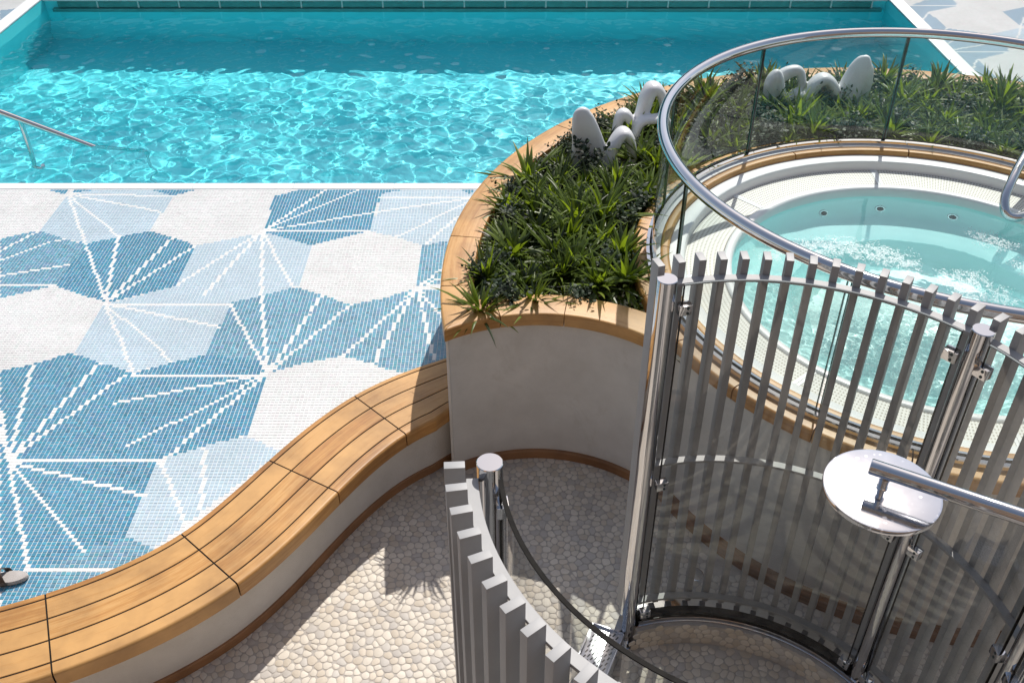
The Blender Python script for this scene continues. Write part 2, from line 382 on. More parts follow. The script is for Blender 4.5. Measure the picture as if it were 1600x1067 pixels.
POLYS=[('L',[(-3.745,7.243),(-3.724,7.334),(-3.091,7.334),(-2.852,7.221),(-2.872,6.639),(-3.116,6.531),(-3.311,6.444),(-3.519,6.521),(-3.751,6.639)]),
('L',[(-2.452,6.415),(-2.023,6.589),(-1.975,6.629),(-1.559,6.415),(-1.552,5.844),(-1.789,5.728),(-1.994,5.639),(-2.036,5.023),(-2.22,4.955),(-2.45,4.848),(-2.725,4.962),(-2.904,5.051),(-2.902,5.607),(-2.449,5.852)]),
('L',[(-1.098,7.254),(-0.91,7.334),(-0.218,7.334),(-0.2,6.501),(-0.5,6.492),(-0.69,6.415),(-0.905,6.54),(-1.122,6.629)]),
('L',[(-2.023,4.055),(-1.775,4.179),(-1.582,4.246),(-1.431,4.157),(-1.347,4.114),(-1.88,3.378),(-2.042,3.453),(-2.047,4.013)]),
('L',[(-2.656,3.318),(-2.628,3.314),(-2.494,3.247),(-2.489,3.185),(-2.599,3.185)]),
('L',[(-2.562,3.096),(-2.499,3.085),(-2.492,2.992),(-2.512,2.98)]),
('D',[(-3.974,7.334),(-3.778,7.334),(-3.772,7.243)]),
('D',[(-3.722,7.254),(-3.724,7.334),(-3.533,7.334)]),
('D',[(-3.091,7.334),(-2.655,7.334),(-2.858,7.221)]),
('D',[(-3.756,6.639),(-3.519,6.521),(-3.311,6.444),(-3.116,6.531),(-2.872,6.639),(-2.666,6.54),(-2.452,6.415),(-2.449,5.852),(-2.828,5.655),(-2.919,5.655),(-3.331,5.852),(-3.304,6.425)]),
('D',[(-1.993,7.209),(-1.799,7.334),(-1.107,7.334),(-1.123,6.639),(-1.559,6.415),(-1.98,6.629)]),
('D',[(-1.101,7.334),(-0.91,7.334),(-1.093,7.254)]),
('D',[(-0.453,7.334),(-0.3,7.334),(-0.352,7.254)]),
('D',[(-3.311,4.861),(-3.133,4.934),(-2.917,5.051),(-2.725,4.962),(-2.448,4.841),(-2.22,4.955),(-2.01,5.037),(-1.622,4.962),(-1.587,4.809),(-1.583,4.252),(-1.775,4.179),(-2.023,4.055),(-2.047,4.013),(-2.042,3.453),(-1.88,3.378),(-1.756,2.961),(-2.504,2.961)]),
('E',[(-4.016,6.521),(-3.756,6.639),(-3.519,6.521),(-3.304,6.425),(-3.331,5.852),(-3.512,5.769),(-3.662,5.687)]),
('E',[(-0.69,6.415),(-0.5,6.492),(-0.301,6.501),(-0.282,5.911),(-0.69,5.852)]),
('E',[(-1.994,5.639),(-1.789,5.728),(-1.574,5.835),(-1.382,5.744),(-1.143,5.607),(-0.916,5.695),(-0.706,5.81),(-0.409,5.81),(-0.358,4.718),(-0.831,4.888),(-1.0,4.982),(-1.131,5.016),(-1.36,4.948),(-1.55,4.848),(-1.588,4.835),(-1.622,4.962),(-2.01,5.037),(-2.036,5.023)]),
('E',[(-2.368,3.259),(-2.249,3.369),(-2.04,3.448),(-1.88,3.378),(-1.756,2.961),(-2.316,2.961)]),
('F',[(4.975,12.157),(5.247,12.373),(5.625,12.488),(5.586,12.205),(5.55,12.141),(5.148,11.939),(4.962,11.631)]),
('F',[(4.952,11.602),(5.135,11.913),(5.142,11.361),(5.098,11.273),(4.942,11.273)]),
('F',[(4.941,10.998),(4.939,10.606),(4.931,10.028),(5.128,10.326),(5.565,10.568),(5.597,10.702),(5.594,11.1),(5.373,11.238),(5.156,11.332),(5.098,11.273),(4.942,11.273)]),
('F',[(4.925,9.999),(5.117,10.311),(5.129,9.757),(4.93,9.674)]),
('F',[(6.051,11.932),(6.388,12.106),(6.419,12.086),(6.17,11.504),(6.039,11.396)]),
('F',[(-6.334,11.978),(-6.165,12.056),(-6.171,11.698),(-6.185,11.628)]),
('G',[(4.94,9.674),(5.129,9.757),(5.43,9.771),(5.223,9.287),(4.913,9.287)]),
('G',[(5.541,11.117),(6.017,11.343),(6.086,11.308),(5.897,10.865),(5.691,10.931)])]
LINES=[[(-3.749,7.254),(-2.854,7.209)],
[(-3.745,7.243),(-2.896,6.948)],
[(-3.745,7.243),(-3.081,6.531)],
[(-3.745,7.243),(-3.304,6.425),(-2.899,5.663)],
[(-2.893,5.647),(-3.097,6.55)],
[(-2.891,5.639),(-2.666,6.54)],
[(-2.891,5.639),(-2.457,6.415)],
[(-2.881,5.623),(-1.99,5.623)],
[(-2.881,5.623),(-2.013,5.346)],
[(-2.881,5.623),(-2.228,4.955)],
[(-2.881,5.623),(-2.444,4.828)],
[(-3.935,6.33),(-3.756,6.639)],
[(-3.88,6.201),(-3.524,6.521)],
[(-3.79,5.989),(-3.338,6.138)],
[(-3.737,5.865),(-3.336,5.865)],
[(-1.977,6.639),(-1.59,7.323)],
[(-1.977,6.639),(-1.304,7.3)],
[(-1.977,6.639),(-1.066,6.958),(-0.269,7.198)],
[(-1.977,6.639),(-1.133,6.639)],
[(-1.985,6.629),(-2.449,5.852)],
[(-1.985,6.629),(-2.217,5.728)],
[(-1.985,6.629),(-1.803,5.728),(-1.581,4.861)],
[(-1.985,6.629),(-1.592,5.835)],
[(-1.118,7.193),(-0.323,7.193)],
[(-0.906,6.55),(-0.348,7.143)],
[(-0.672,6.434),(-0.442,6.853)],
[(-0.69,5.844),(-0.481,6.129)],
[(-0.69,5.844),(-0.466,5.844)],
[(-0.69,5.844),(-0.474,5.997)],
[(-0.688,5.827),(-1.119,5.016)],
[(-0.688,5.827),(-0.888,5.03),(-0.904,4.914)],
[(-0.688,5.827),(-0.514,4.996)],
[(-0.688,5.827),(-0.442,5.391)],
[(-1.577,4.841),(-1.999,5.623)],
[(-1.577,4.841),(-1.366,5.728)],
[(-1.577,4.841),(-1.147,5.607)],
[(-2.448,4.815),(-1.592,4.815)],
[(-1.576,4.835),(-2.464,4.55)],
[(-1.576,4.835),(-2.271,4.157)],
[(-1.576,4.835),(-2.032,4.023)],
[(-2.913,4.028),(-3.125,4.914)],
[(-2.913,4.028),(-2.697,4.941)],
[(-2.913,4.028),(-2.498,4.815)],
[(-2.938,4.087),(-3.151,4.484)],
[(-2.927,4.06),(-3.165,4.424)],
[(-2.913,4.028),(-2.044,4.028)],
[(-2.913,4.028),(-2.042,3.755)],
[(-2.913,4.028),(-2.241,3.365)],
[(-2.913,4.028),(-2.475,3.238)],
[(-2.493,3.228),(-2.022,3.228)],
[(-2.021,4.013),(-1.734,3.506)],
[(-1.803,4.141),(-1.681,3.566)],
[(4.971,12.165),(5.565,12.165)],
[(4.949,11.613),(5.133,11.913)],
[(5.098,11.273),(5.162,11.332)],
[(4.94,10.799),(5.087,10.948)],
[(4.942,10.616),(5.464,10.832)],
[(4.948,10.568),(5.565,10.568)],
[(4.92,9.999),(5.128,10.326)],
[(4.976,9.471),(5.128,9.743)],
[(5.822,10.965),(6.218,11.705)]]

PITCH = .025
COL = {'W': (.705, .705, .70), 'L': (.47, .585, .665), 'D': (.075, .265, .40), 'E': (.14, .33, .45), 'F': (.30, .42, .53), 'G': (.48, .59, .67), '1': (.80, .80, .785)}
def mosaic(x0, x1, y0, y1, keep, parent, name, flat=False):
    i0, i1 = int(round(x0 / PITCH)), int(round(x1 / PITCH)); j0, j1 = int(round(y0 / PITCH)), int(round(y1 / PITCH))
    I, J = np.meshgrid(np.arange(i0, i1), np.arange(j0, j1), indexing='ij')
    X = (I + .5) * PITCH; Y = (J + .5) * PITCH
    col = np.empty(X.shape + (3,)); col[:] = COL['W']
    for c, pts in POLYS:
        px = [p[0] for p in pts]; py = [p[1] for p in pts]
        if max(px) < x0 or min(px) > x1 or max(py) < y0 or min(py) > y1: continue
        ins = np.zeros(X.shape, bool); n = len(pts)
        for a in range(n):
            xa, ya = pts[a]; xb, yb = pts[(a + 1) % n]
            if ya == yb: continue
            cond = ((ya > Y) != (yb > Y)) & (X < (xb - xa) * (Y - ya) / (yb - ya) + xa); ins ^= cond
        col[ins] = COL[c]
    for pts in LINES:
        for (xa, ya), (xb, yb) in zip(pts, pts[1:]):
            n = max(1, int(round(max(abs(xb - xa), abs(yb - ya)) / PITCH)))
            for k in range(n + 1):
                i = int(math.floor((xa + (xb - xa) * k / n) / PITCH)) - i0; j = int(math.floor((ya + (yb - ya) * k / n) / PITCH)) - j0
                if 0 <= i < X.shape[0] and 0 <= j < X.shape[1]: col[i, j] = COL['1']
    k = keep(X, Y); X = X[k]; Y = Y[k]; col = col[k]; n = len(X)
    dark = (col[:, 0] < .2)[:, None]
    v = rng.normal(0, 1, (n, 1)); col = col * (1 + v * np.where(dark, .10, .025))
    hue = rng.normal(0, 1, n); col[:, 1] *= 1 + hue * np.where(dark[:, 0], .045, .008); col[:, 0] *= 1 - hue * np.where(dark[:, 0], .10, .012)
    # sheets of tiles laid with slightly different batches
    sh = np.sin(np.floor(X / .3) * 12.9898 + np.floor(Y / .3) * 78.233) * 43758.5453; sh -= np.floor(sh); col *= (1 + (sh - .5) * .035)[:, None]
    col = np.clip(col, .02, .9)
    h = PITCH * .5 * .885; zt = .0022 + rng.normal(0, .00025, n); X = X + rng.normal(0, .0003, n); Y = Y + rng.normal(0, .0003, n)
    if flat:
        V = np.stack([np.stack([X + sx * h, Y + sy * h, zt], 1) for sx, sy in ((-1, -1), (1, -1), (1, 1), (-1, 1))], 1).reshape(-1, 3)
        base = np.array([[0, 1, 2, 3]]); per = 4
    else:
        g = h + .0003; t = h - .001
        lo = [np.stack([X + sx * g, Y + sy * g, np.full(n, -.001)], 1) for sx, sy in ((-1, -1), (1, -1), (1, 1), (-1, 1))]
        hi = [np.stack([X + sx * t, Y + sy * t, zt + (rng.normal(0, .00012, n))], 1) for sx, sy in ((-1, -1), (1, -1), (1, 1), (-1, 1))]
        V = np.stack(lo + hi, 1).reshape(-1, 3); base = np.array([[4, 5, 6, 7], [0, 1, 5, 4], [1, 2, 6, 5], [2, 3, 7, 6], [3, 0, 4, 7]]); per = 8
    F = (np.arange(n)[:, None, None] * per + base[None]).reshape(-1)
    nf = n * len(base); me = bpy.data.meshes.new(name)
    me.vertices.add(len(V)); me.vertices.foreach_set('co', V.astype(np.float32).ravel())
    me.loops.add(len(F)); me.loops.foreach_set('vertex_index', F.astype(np.int32))
    me.polygons.add(nf); me.polygons.foreach_set('loop_start', np.arange(0, nf * 4, 4, dtype=np.int32))
    me.update(calc_edges=True)
    a = me.attributes.new('tint', 'FLOAT_COLOR', 'FACE')
    c4 = np.concatenate([col, np.ones((n, 1))], 1); a.data.foreach_set('color', np.repeat(c4, len(base), 0).astype(np.float32).ravel())
    me.shade_flat()
    return link(name, me, TILE, parent, kind='stuff')
def keep_main(X, Y):
    k = np.hypot(X - PLC[0], Y - PLC[1]) > 3.36
    m_ = k & (Y < 7.33)
    idx = np.argwhere(m_)
    for a, b in idx:
        if Y[a, b] < 5.05 and bench_off(X[a, b], Y[a, b]) > -.002: m_[a, b] = False
    return m_
mosaic(-5.6, .7, 2.8, 7.325, keep_main, deck, 'mosaic_tiles')
mosaic(4.975, 8.8, 8.6, 14.0, lambda X, Y: X > 0, deck_r, 'mosaic_tiles', True)
mosaic(-8.2, -6.18, 9.0, 13.5, lambda X, Y: X < 0, deck_l, 'mosaic_tiles', True)

# ------------------------------------------------------------ pool
WZ = -.15; PB = -1.35
pool = thing('swimming_pool', None, None, kind='structure')
def quad(name, pts, mat, parent, **k): return link(name, mesh(name, pts, [(0, 1, 2, 3)], False, False), mat, parent, **k)
pf = quad('pool_floor', [(-6, 7.42, PB), (4.8, 7.42, PB), (4.8, 12.5, PB), (-6, 12.5, PB)], POOLFLOOR, pool)
pw1 = quad('pool_wall', [(-6, 7.42, PB), (-6, 12.5, PB), (-6, 12.5, -.01), (-6, 7.42, -.01)], POOLWALL, pool)
pw2 = quad('pool_wall', [(4.8, 7.42, PB), (4.8, 12.5, PB), (4.8, 12.5, -.01), (4.8, 7.42, -.01)], POOLWALL, pool)
pw3 = quad('pool_wall', [(-6, 12.5, PB), (4.8, 12.5, PB), (4.8, 12.5, -.01), (-6, 12.5, -.01)], POOLFLOOR, pool)
pw4 = quad('pool_wall', [(-6, 7.42, PB), (4.8, 7.42, PB), (4.8, 7.42, -.01), (-6, 7.42, -.01)], POOLWALL, pool)
for o in (pf, pw1, pw2, pw3, pw4): o.cycles.is_caustics_receiver = True
def coping_strip(x0, x1, y0, y1, nm='pool_coping'):
    link(nm, box((x0, y0, -.02), (x1, y1, .006), bev=.004), COPING, pool)
n_ = 9
for i in range(8):
    coping_strip(-6.17 + i * .86 + .0015, -6.17 + (i + 1) * .86 - .0015, 7.335, 7.435)
for i in range(9): coping_strip(-6.17, -6.0, 7.438 + i * .575 + .0015, 7.438 + (i + 1) * .575 - .0015)
for i in range(9): coping_strip(4.8, 4.96, 7.438 + i * .575 + .0015, 7.438 + (i + 1) * .575 - .0015)
link('pool_far_edge', box((-5.998, 12.44, -.03), (4.798, 12.62, .006), bev=.003), COPING, pool)
xx = -5.83
while xx < 4.6:
    link('wall_panel', box((xx, 12.47, -.118), (xx + .50, 12.497, -.034), bev=.003), PANEL, pool)
    link('wall_divider', box((xx + .502, 12.465, -.125), (xx + .521, 12.497, -.033)), PANELJ, pool)
    xx += .523
link('wall_ledge', box((-5.9, 12.44, -.21), (4.75, 12.498, -.128), bev=.004), PANEL, pool)
# submerged entry step by the hand rail
st = link('entry_step', box((-5.99, 7.43, PB + .01), (-3.75, 8.15, -.62), bev=.02), POOLWALL, pool); st.cycles.is_caustics_receiver = True
st = link('entry_step', box((-5.99, 7.43, -.6), (-4.05, 7.85, -.36), bev=.02), WHITEGEL, pool); st.cycles.is_caustics_receiver = True

def wave_field(seed, lam0, lam1, n, amp, pw_):
    r = np.random.default_rng(seed); lam = np.exp(r.uniform(math.log(lam0), math.log(lam1), n)); th = r.uniform(0, 2 * PI, n)
    k = 2 * PI / lam; a = lam ** pw_; a *= amp / math.sqrt((a ** 2).sum() / 2); ph = r.uniform(0, 2 * PI, n)
    def f(X, Y):
        h = np.zeros_like(X)
        for i in range(n): h += a[i] * np.sin(k[i] * (X * math.cos(th[i]) + Y * math.sin(th[i])) + ph[i])
        return h
    return f
def grid_mesh(name, X, Y, Z, mat, parent=None, **props):
    n, m_ = X.shape; V = np.stack([X, Y, Z], 2).reshape(-1, 3)
    a = (np.arange(n - 1)[:, None] * m_ + np.arange(m_ - 1)[None]).ravel(); F = np.stack([a, a + m_, a + m_ + 1, a + 1], 1)
    me = bpy.data.meshes.new(name); me.vertices.add(len(V)); me.vertices.foreach_set('co', V.astype(np.float32).ravel())
    me.loops.add(F.size); me.loops.foreach_set('vertex_index', F.astype(np.int32).ravel())
    me.polygons.add(len(F)); me.polygons.foreach_set('loop_start', np.arange(0, F.size, 4, dtype=np.int32)); me.update(calc_edges=True); me.shade_smooth()
    return link(name, me, mat, parent, **props)
wf = wave_field(3, .10, .42, 130, .0025, 1.35)
X, Y = np.meshgrid(np.linspace(-6, 4.8, 1000), np.linspace(7.42, 12.5, 470), indexing='ij')
calm = .55 + .45 * np.clip((11.9 - Y) / .8, 0, 1)
pwat = grid_mesh('pool_water', X, Y, WZ + wf(X, Y) * calm, WATER, None, kind='structure')
pwat.cycles.is_caustics_caster = True

# unseen walls added beyond the pool and behind the camera for reflections and bounce
fs_ = thing('added_far_wall', 'dark blue wall added unseen beyond the pool to darken its reflections', 'added wall', loc=(0, 21, 0))
link('wall', box((-22, 0, 0), (26, 2, 5.7)), FAR_WALL, fs_)
for k in range(3):
    link('white_band', box((-22, -.25, 1.7 + k * 1.85), (26, 0, 1.82 + k * 1.85), bev=.01), WHITEGEL, fs_)
up = thing('added_rear_wall', 'warm wall with timber bands added unseen behind the viewpoint for bounce light', 'added wall', loc=(0, -3.2, 0))
link('wall', box((-14, -1, -.5), (16, 0, 8.5)), REAR_WALL, up)
for k in range(4): link('timber_band', box((-14, 0, .3 + k * 2.1), (16, .06, 1.0 + k * 2.1), bev=.01), TEAKD, up)

# ------------------------------------------------------------ sunken pebble floor
pfl = link('pebble_floor', mesh('pebble_floor', [(-5, -1, FZ), (6, -1, FZ), (6, 5.2, FZ), (-5, 5.2, FZ)], [(0, 1, 2, 3)], False, False), PGROUT, kind='structure')
def voronoi_cells(x0, x1, y0, y1, sp, keep, seed=1, jit=.42, wrap=None):
    r = random.Random(seed); S = {}; rows = int((y1 - y0) / (sp * .9)) + 1; cols = int((x1 - x0) / sp) + 1
    for j in range(-1, rows + 2):
        for i in range(-1, cols + 2):
            S[i, j] = (x0 + (i + .5 * (j & 1)) * sp + r.uniform(-jit, jit) * sp, y0 + j * sp * .9 + r.uniform(-jit, jit) * sp)
    out = []
    for j in range(0, rows + 1):
        for i in range(0, cols + 1):
            cx, cy = S[i, j]
            if not keep(cx, cy): continue
            P = [(-sp * 1.3, -sp * 1.3), (sp * 1.3, -sp * 1.3), (sp * 1.3, sp * 1.3), (-sp * 1.3, sp * 1.3)]
            for dj in (-2, -1, 0, 1, 2):
                for di in (-2, -1, 0, 1, 2):
                    if (di or dj) and (i + di, j + dj) in S:
                        q = S[i + di, j + dj]; dx, dy = q[0] - cx, q[1] - cy; d2 = (dx * dx + dy * dy) / 2
                        Q = []; n = len(P)
                        for a in range(n):
                            A, B = P[a], P[(a + 1) % n]; fa = A[0] * dx + A[1] * dy - d2; fb = B[0] * dx + B[1] * dy - d2
                            if fa <= 0: Q.append(A)
                            if (fa < 0 < fb) or (fb < 0 < fa):
                                t = fa / (fa - fb); Q.append((A[0] + (B[0] - A[0]) * t, A[1] + (B[1] - A[1]) * t))
                        P = Q
                        if len(P) < 3: break
                if len(P) < 3: break
            if len(P) < 3: continue
            # inset and round into a stone outline of 12 points by polar sampling of the smoothed cell
            ox = sum(p[0] for p in P) / len(P); oy = sum(p[1] for p in P) / len(P); O = []
            for k in range(12):
                a = 2 * PI * k / 12 + .2; ca, sa = math.cos(a), math.sin(a); best = 9
                for b in range(len(P)):
                    A, B = P[b], P[(b + 1) % len(P)]; ax, ay = A[0] - ox, A[1] - oy; ex, ey = B[0] - A[0], B[1] - A[1]
                    den = ca * ey - sa * ex
                    if abs(den) < 1e-9: continue
                    t = (ax * ey - ay * ex) / den
                    if t > 0 and t < best:
                        s = (ax * sa - ay * ca) / den
                        if -1e-6 <= s <= 1 + 1e-6: best = t
                O.append(best if best < 9 else sp * .4)
            mean = sum(O) / 12
            O = [min(O[k], (O[k - 1] + O[k] * 1.2 + O[(k + 1) % 12]) / 3.2) for k in range(12)]
            O = [min(o, mean * 1.28) - sp * .030 for o in O]
            out.append((cx + ox, cy + oy, O, r.random(), r.random()))
    return out
def stone_geo(c, mp, h=.0026):
    cx, cy, O, t, u = c; V = []; F = []
    for k, (s, z) in enumerate(((1, -.001), (.975, h * .75), (.88, h))):
        for i in range(12):
            a = 2 * PI * i / 12 + .2; V.append(mp(cx + O[i] * s * math.cos(a), cy + O[i] * s * math.sin(a), z))
    for k in range(2):
        for i in range(12): F.append((k * 12 + i, k * 12 + (i + 1) % 12, k * 12 + 12 + (i + 1) % 12, k * 12 + 12 + i))
    F.append(tuple(24 + i for i in range(12)))
    if t < .60: col = (.72 - .09 * u, .655 - .085 * u, .565 - .08 * u)
    elif t < .84: col = (.66 - .1 * u, .58 - .09 * u, .48 - .08 * u)
    else: col = (.58 - .08 * u, .54 - .08 * u, .49 - .07 * u)
    return V, F, col
def stones_mesh(name, cells, mp, h=.0026):
    V = []; F = []; C = []
    for c in cells:
        v, f, col = stone_geo(c, mp, h); b = len(V); V += v; F += [tuple(b + i for i in q) for q in f]; C += [(*col, 1)] * len(f)
    me = bpy.data.meshes.new(name); me.from_pydata(V, [], F); a = me.attributes.new('tint', 'FLOAT_COLOR', 'FACE')
    a.data.foreach_set('color', np.array(C, np.float32).ravel()); me.shade_smooth(); me.set_sharp_from_angle(angle=R_(55)); return me
def inshower(x, y):
    a = math.degrees(math.atan2(y - 2.234, x - .928)) % 360
    return math.hypot(x - .928, y - 2.234) < .918 or 109 < a < 250
def keep_floor(x, y):
    if math.hypot(x - .928, y - 2.234) < 1.125 and not inshower(x, y): return False
    if math.hypot(x - SPA[0], y - SPA[1]) < 1.90: return False
    if math.hypot(x - PLC[0], y - PLC[1]) < 3.34 and math.hypot(x - FRC[0], y - FRC[1]) > .99 and y > 3.62: return False
    if x < -.33 and bench_off(x, y) < .37: return False
    if -.40 < x < -.3 and y > 4.5: return False
    return True
flat = lambda x, y, z: (x, y, FZ + z)
cells = voronoi_cells(-2.7, 3.4, 1.5, 4.66, .0465, keep_floor, 5)
def in_view(c):
    x, y = c[0], c[1]; z = FZ - 3.9; p_ = R_(36.97); fw = y * math.cos(p_) - z * math.sin(p_); up_ = y * math.sin(p_) + z * math.cos(p_)
    u = 1505 * x / fw; v = -1505 * up_ / fw; return abs(u) < 780 and abs(v) < 515 and x < -.12
vis = sorted([c for c in cells if in_view(c)], key=lambda c: c[1])[:300]
ids = set(id(c) for c in vis)
for c in vis:
    c0 = (0, 0) + c[2:]; link('pebble', stones_mesh('pebble', [c0], lambda x, y, z: (x, y, z)), PEBBLE, pfl, loc=(c[0], c[1], FZ))
link('pebble_field', stones_mesh('pebble_field', [c for c in cells if id(c) not in ids], flat), PEBBLE, pfl, kind='stuff')

# ------------------------------------------------------------ planter
ZC = .66
inner_cop = 1.165
planter = thing('curved_planter', 'tall curved white planter with a wooden coping full of spiky green plants beside the pool', 'planter')
front = arc(FRC, .98, 50, 124, 40)
link('front_wall', ribbon(arc(FRC, .98, 47, 121.8, 40), rrect(0, .04, FZ, ZC - .084, (.001,) * 4)), PLASTER, planter)
link('corner_trim', box((-.384, 4.443, FZ), (-.367, 4.47, ZC - .085), bev=.004), PLASTER, planter)
link('pool_side_wall', ribbon(arc(PLC, 3.36, 188.3, -20, 150), rrect(-.12, 0, -1.34, ZC - .084, (.001,) * 4)), PLASTER, planter)
def coping(c, R, a0, a1, o0, o1, rr, mitre=None):
    n = max(6, int(abs(a1 - a0) / 1.5)); path = arc(c, R, a0, a1, n)
    me = ribbon(path, rrect(o0, o1, ZC - .084, ZC, rr, 5))
    if mitre:
        bm = bmesh.new(); bm.from_mesh(me)
        r_ = bmesh.ops.bisect_plane(bm, geom=bm.verts[:] + bm.edges[:] + bm.faces[:], plane_co=(MP0[0] + MN.x * .0012 * mitre, MP0[1] + MN.y * .0012 * mitre, 0), plane_no=MN * mitre, clear_inner=True)
        ed = [e for e in r_['geom_cut'] if isinstance(e, bmesh.types.BMEdge)]; bmesh.ops.edgeloop_fill(bm, edges=ed)
        bm.to_mesh(me); bm.free(); me.set_sharp_from_angle(angle=R_(35))
    return link('coping_board', me, TEAK, planter)
def circ_x(c1, r1, c2, r2):
    dx, dy = c2[0] - c1[0], c2[1] - c1[1]; d = math.hypot(dx, dy); a = (r1 * r1 - r2 * r2 + d * d) / (2 * d); h = math.sqrt(r1 * r1 - a * a)
    pts = [(c1[0] + a * dx / d + s * h * dy / d, c1[1] + a * dy / d - s * h * dx / d) for s in (-1, 1)]
    return min(pts, key=lambda p: math.hypot(p[0] + .35, p[1] - 4.5))
MP0 = circ_x(PLC, 3.403, FRC, .95); MP1 = circ_x(PLC, 3.198, FRC, 1.155)
MN = Vector((MP1[1] - MP0[1], -(MP1[0] - MP0[0]), 0)).normalized()
if MN.y < 0: MN = -MN
g = .07
J = [-20, 6, 30, 50, 70, 90, 108, 125, 140.2, 157, 172.3, 182.3, 191.5]
for a, b in zip(J, J[1:]): coping(PLC, 3.403, a + g, b - g, -.205, 0, (.004, .006, .016, .008), 1 if b > 190 else None)
FJ = [(46, 80.6), (80.9, 103), (103.3, 130)]
for a, b in FJ: coping(FRC, .95, a, b, 0, .205, (.006, .004, .008, .016), -1 if b > 129 else None)
for a in J[1:-1]:
    an = R_(a); o = link('caulk_line', box((-.0035, -.2, ZC - .08), (.0035, -.004, ZC - .003)), CAULK, planter, loc=(0, 0, 0))
    o.location = (PLC[0] + 3.403 * math.cos(an), PLC[1] + 3.403 * math.sin(an), 0); o.rotation_euler = (0, 0, an - PI / 2)
link('kick_board', ribbon(arc(FRC, .955, 49, 121.5, 40), rrect(0, .03, FZ, FZ + .065, (.002, .002, .002, .008))), TEAKD, planter)
# soil as a sheet between the spa and the coping
def in_planter(x, y, m_=0.0):
    return math.hypot(x - PLC[0], y - PLC[1]) < 3.24 - m_ and math.hypot(x - FRC[0], y - FRC[1]) > 1.09 + m_
rows = []
ths = np.linspace(R_(-20), R_(208), 220)
def rmax(th, m_=0.0):
    r = 1.90
    while r < 6 and in_planter(SPA[0] + r * math.cos(th), SPA[1] + r * math.sin(th), m_): r += .01
    return r
RM = [rmax(t) for t in ths]
Xs = np.zeros((220, 16)); Ys = np.zeros((220, 16)); Zs = np.zeros((220, 16))
for i, t in enumerate(ths):
    for j in range(16):
        r = 1.87 + (RM[i] - 1.87) * j / 15; Xs[i, j] = SPA[0] + r * math.cos(t); Ys[i, j] = SPA[1] + r * math.sin(t)
        Zs[i, j] = .572 + .02 * noise.noise(Vector((Xs[i, j] * 4, Ys[i, j] * 4, 0)))
grid_mesh('soil', Xs, Ys, Zs, SOIL, planter)

# ------------------------------------------------------------ bench
bench = thing('curved_bench', 'long S-curved teak plank bench with a white riser between mosaic deck and pebble floor', 'bench')
cuts = [0, bidx(-3.35, 2.8), bidx(-2.31, 3.065), bidx(-1.745, 3.445), bidx(-1.397, 4.01), bidx(-.985, 4.585), len(BPATH) - 1]
offs = [(-.004, .0315), (.039, .1640), (.1715, .2965), (.304, .429)]
for a, b in zip(cuts, cuts[1:]):
    path = BPATH[a:b + 1]
    def trim(pth, e=.0042):
        pth = list(pth); x, y, nx, ny = pth[0]; tx, ty = -ny, nx; pth[0] = (x + tx * e, y + ty * e, nx, ny)
        x, y, nx, ny = pth[-1]; tx, ty = -ny, nx; pth[-1] = (x - tx * e, y - ty * e, nx, ny); return pth
    tp = trim(path)
    for k, (o0, o1) in enumerate(offs):
        link('bench_plank', ribbon(tp, rrect(o0, o1, -.02, .03, (.002, .002, .002, .002) if k else (.002, .002, .002, .012))), TEAK, bench)
    link('bench_nosing', ribbon(tp, rrect(.4365, .505, -.072, .03, (.002, .010, .018, .002), 7)), TEAK, bench)
link('caulking', ribbon(BPATH, rrect(.002, .50, -.04, .0268, (.002, .002, .025, .002), 5)), CAULK, bench)
link('riser', ribbon(BPATH, rrect(.33, .40, FZ + .06, -.04, (.001,) * 4)), RISER, bench)
link('kick_board', ribbon(BPATH, rrect(.35, .415, FZ, FZ + .062, (.002, .002, .008, .002))), TEAKD, bench)

# ------------------------------------------------------------ spa
spa = thing('round_spa', 'round raised hot tub with white perforated overflow ring and pale turquoise shell', 'hot tub')
def ring(R, prof, name, mat, parent=spa, seg=120, a0=0, a1=360):
    full = abs(a1 - a0) >= 360
    path = arc(SPA, R, a0, a1, seg)
    if full: path = path[:-1]
    return link(name, ribbon(path, prof, loop=full), mat, parent)
ring(0, [(1.86, FZ), (1.86, .60), (1.80, .60), (1.80, FZ)], 'spa_wall', PLASTER)
ring(0, rrect(1.80, 1.925, FZ, FZ + .07, (.002, .002, .01, .002)), 'kick_board', TEAKD, a0=205, a1=345)
for a in range(25):
    b0 = 2 + a * 14.4
    ring(0, rrect(1.80, 1.893, .59, .672, (.002, .012, .022, .004), 5), 'outer_trim_board', TEAK, seg=12, a0=b0 + .12, a1=b0 + 14.28)
for a0, a1 in zip([-20, 12, 45, 77.8, 108, 139.2, 171, 204, 235, 266, 297], [12, 45, 77.8, 108, 139.2, 171, 204, 235, 266, 297, 340]):
    ring(0, rrect(1.655, 1.715, .60, .668, (.002, .002, .02, .02), 6), 'inner_trim_board', TEAK, seg=20, a0=a0 + .15, a1=a1 - .15)
ring(0, [(1.80, .56), (1.80, .672), (1.715, .672), (1.715, .56)], 'stone_ledge', WHITEGEL)
ring(0, [(1.653, .63), (1.575, .63), (1.56, .624), (1.552, .61), (1.55, .54), (1.653, .54)], 'white_rim', WHITEGEL)
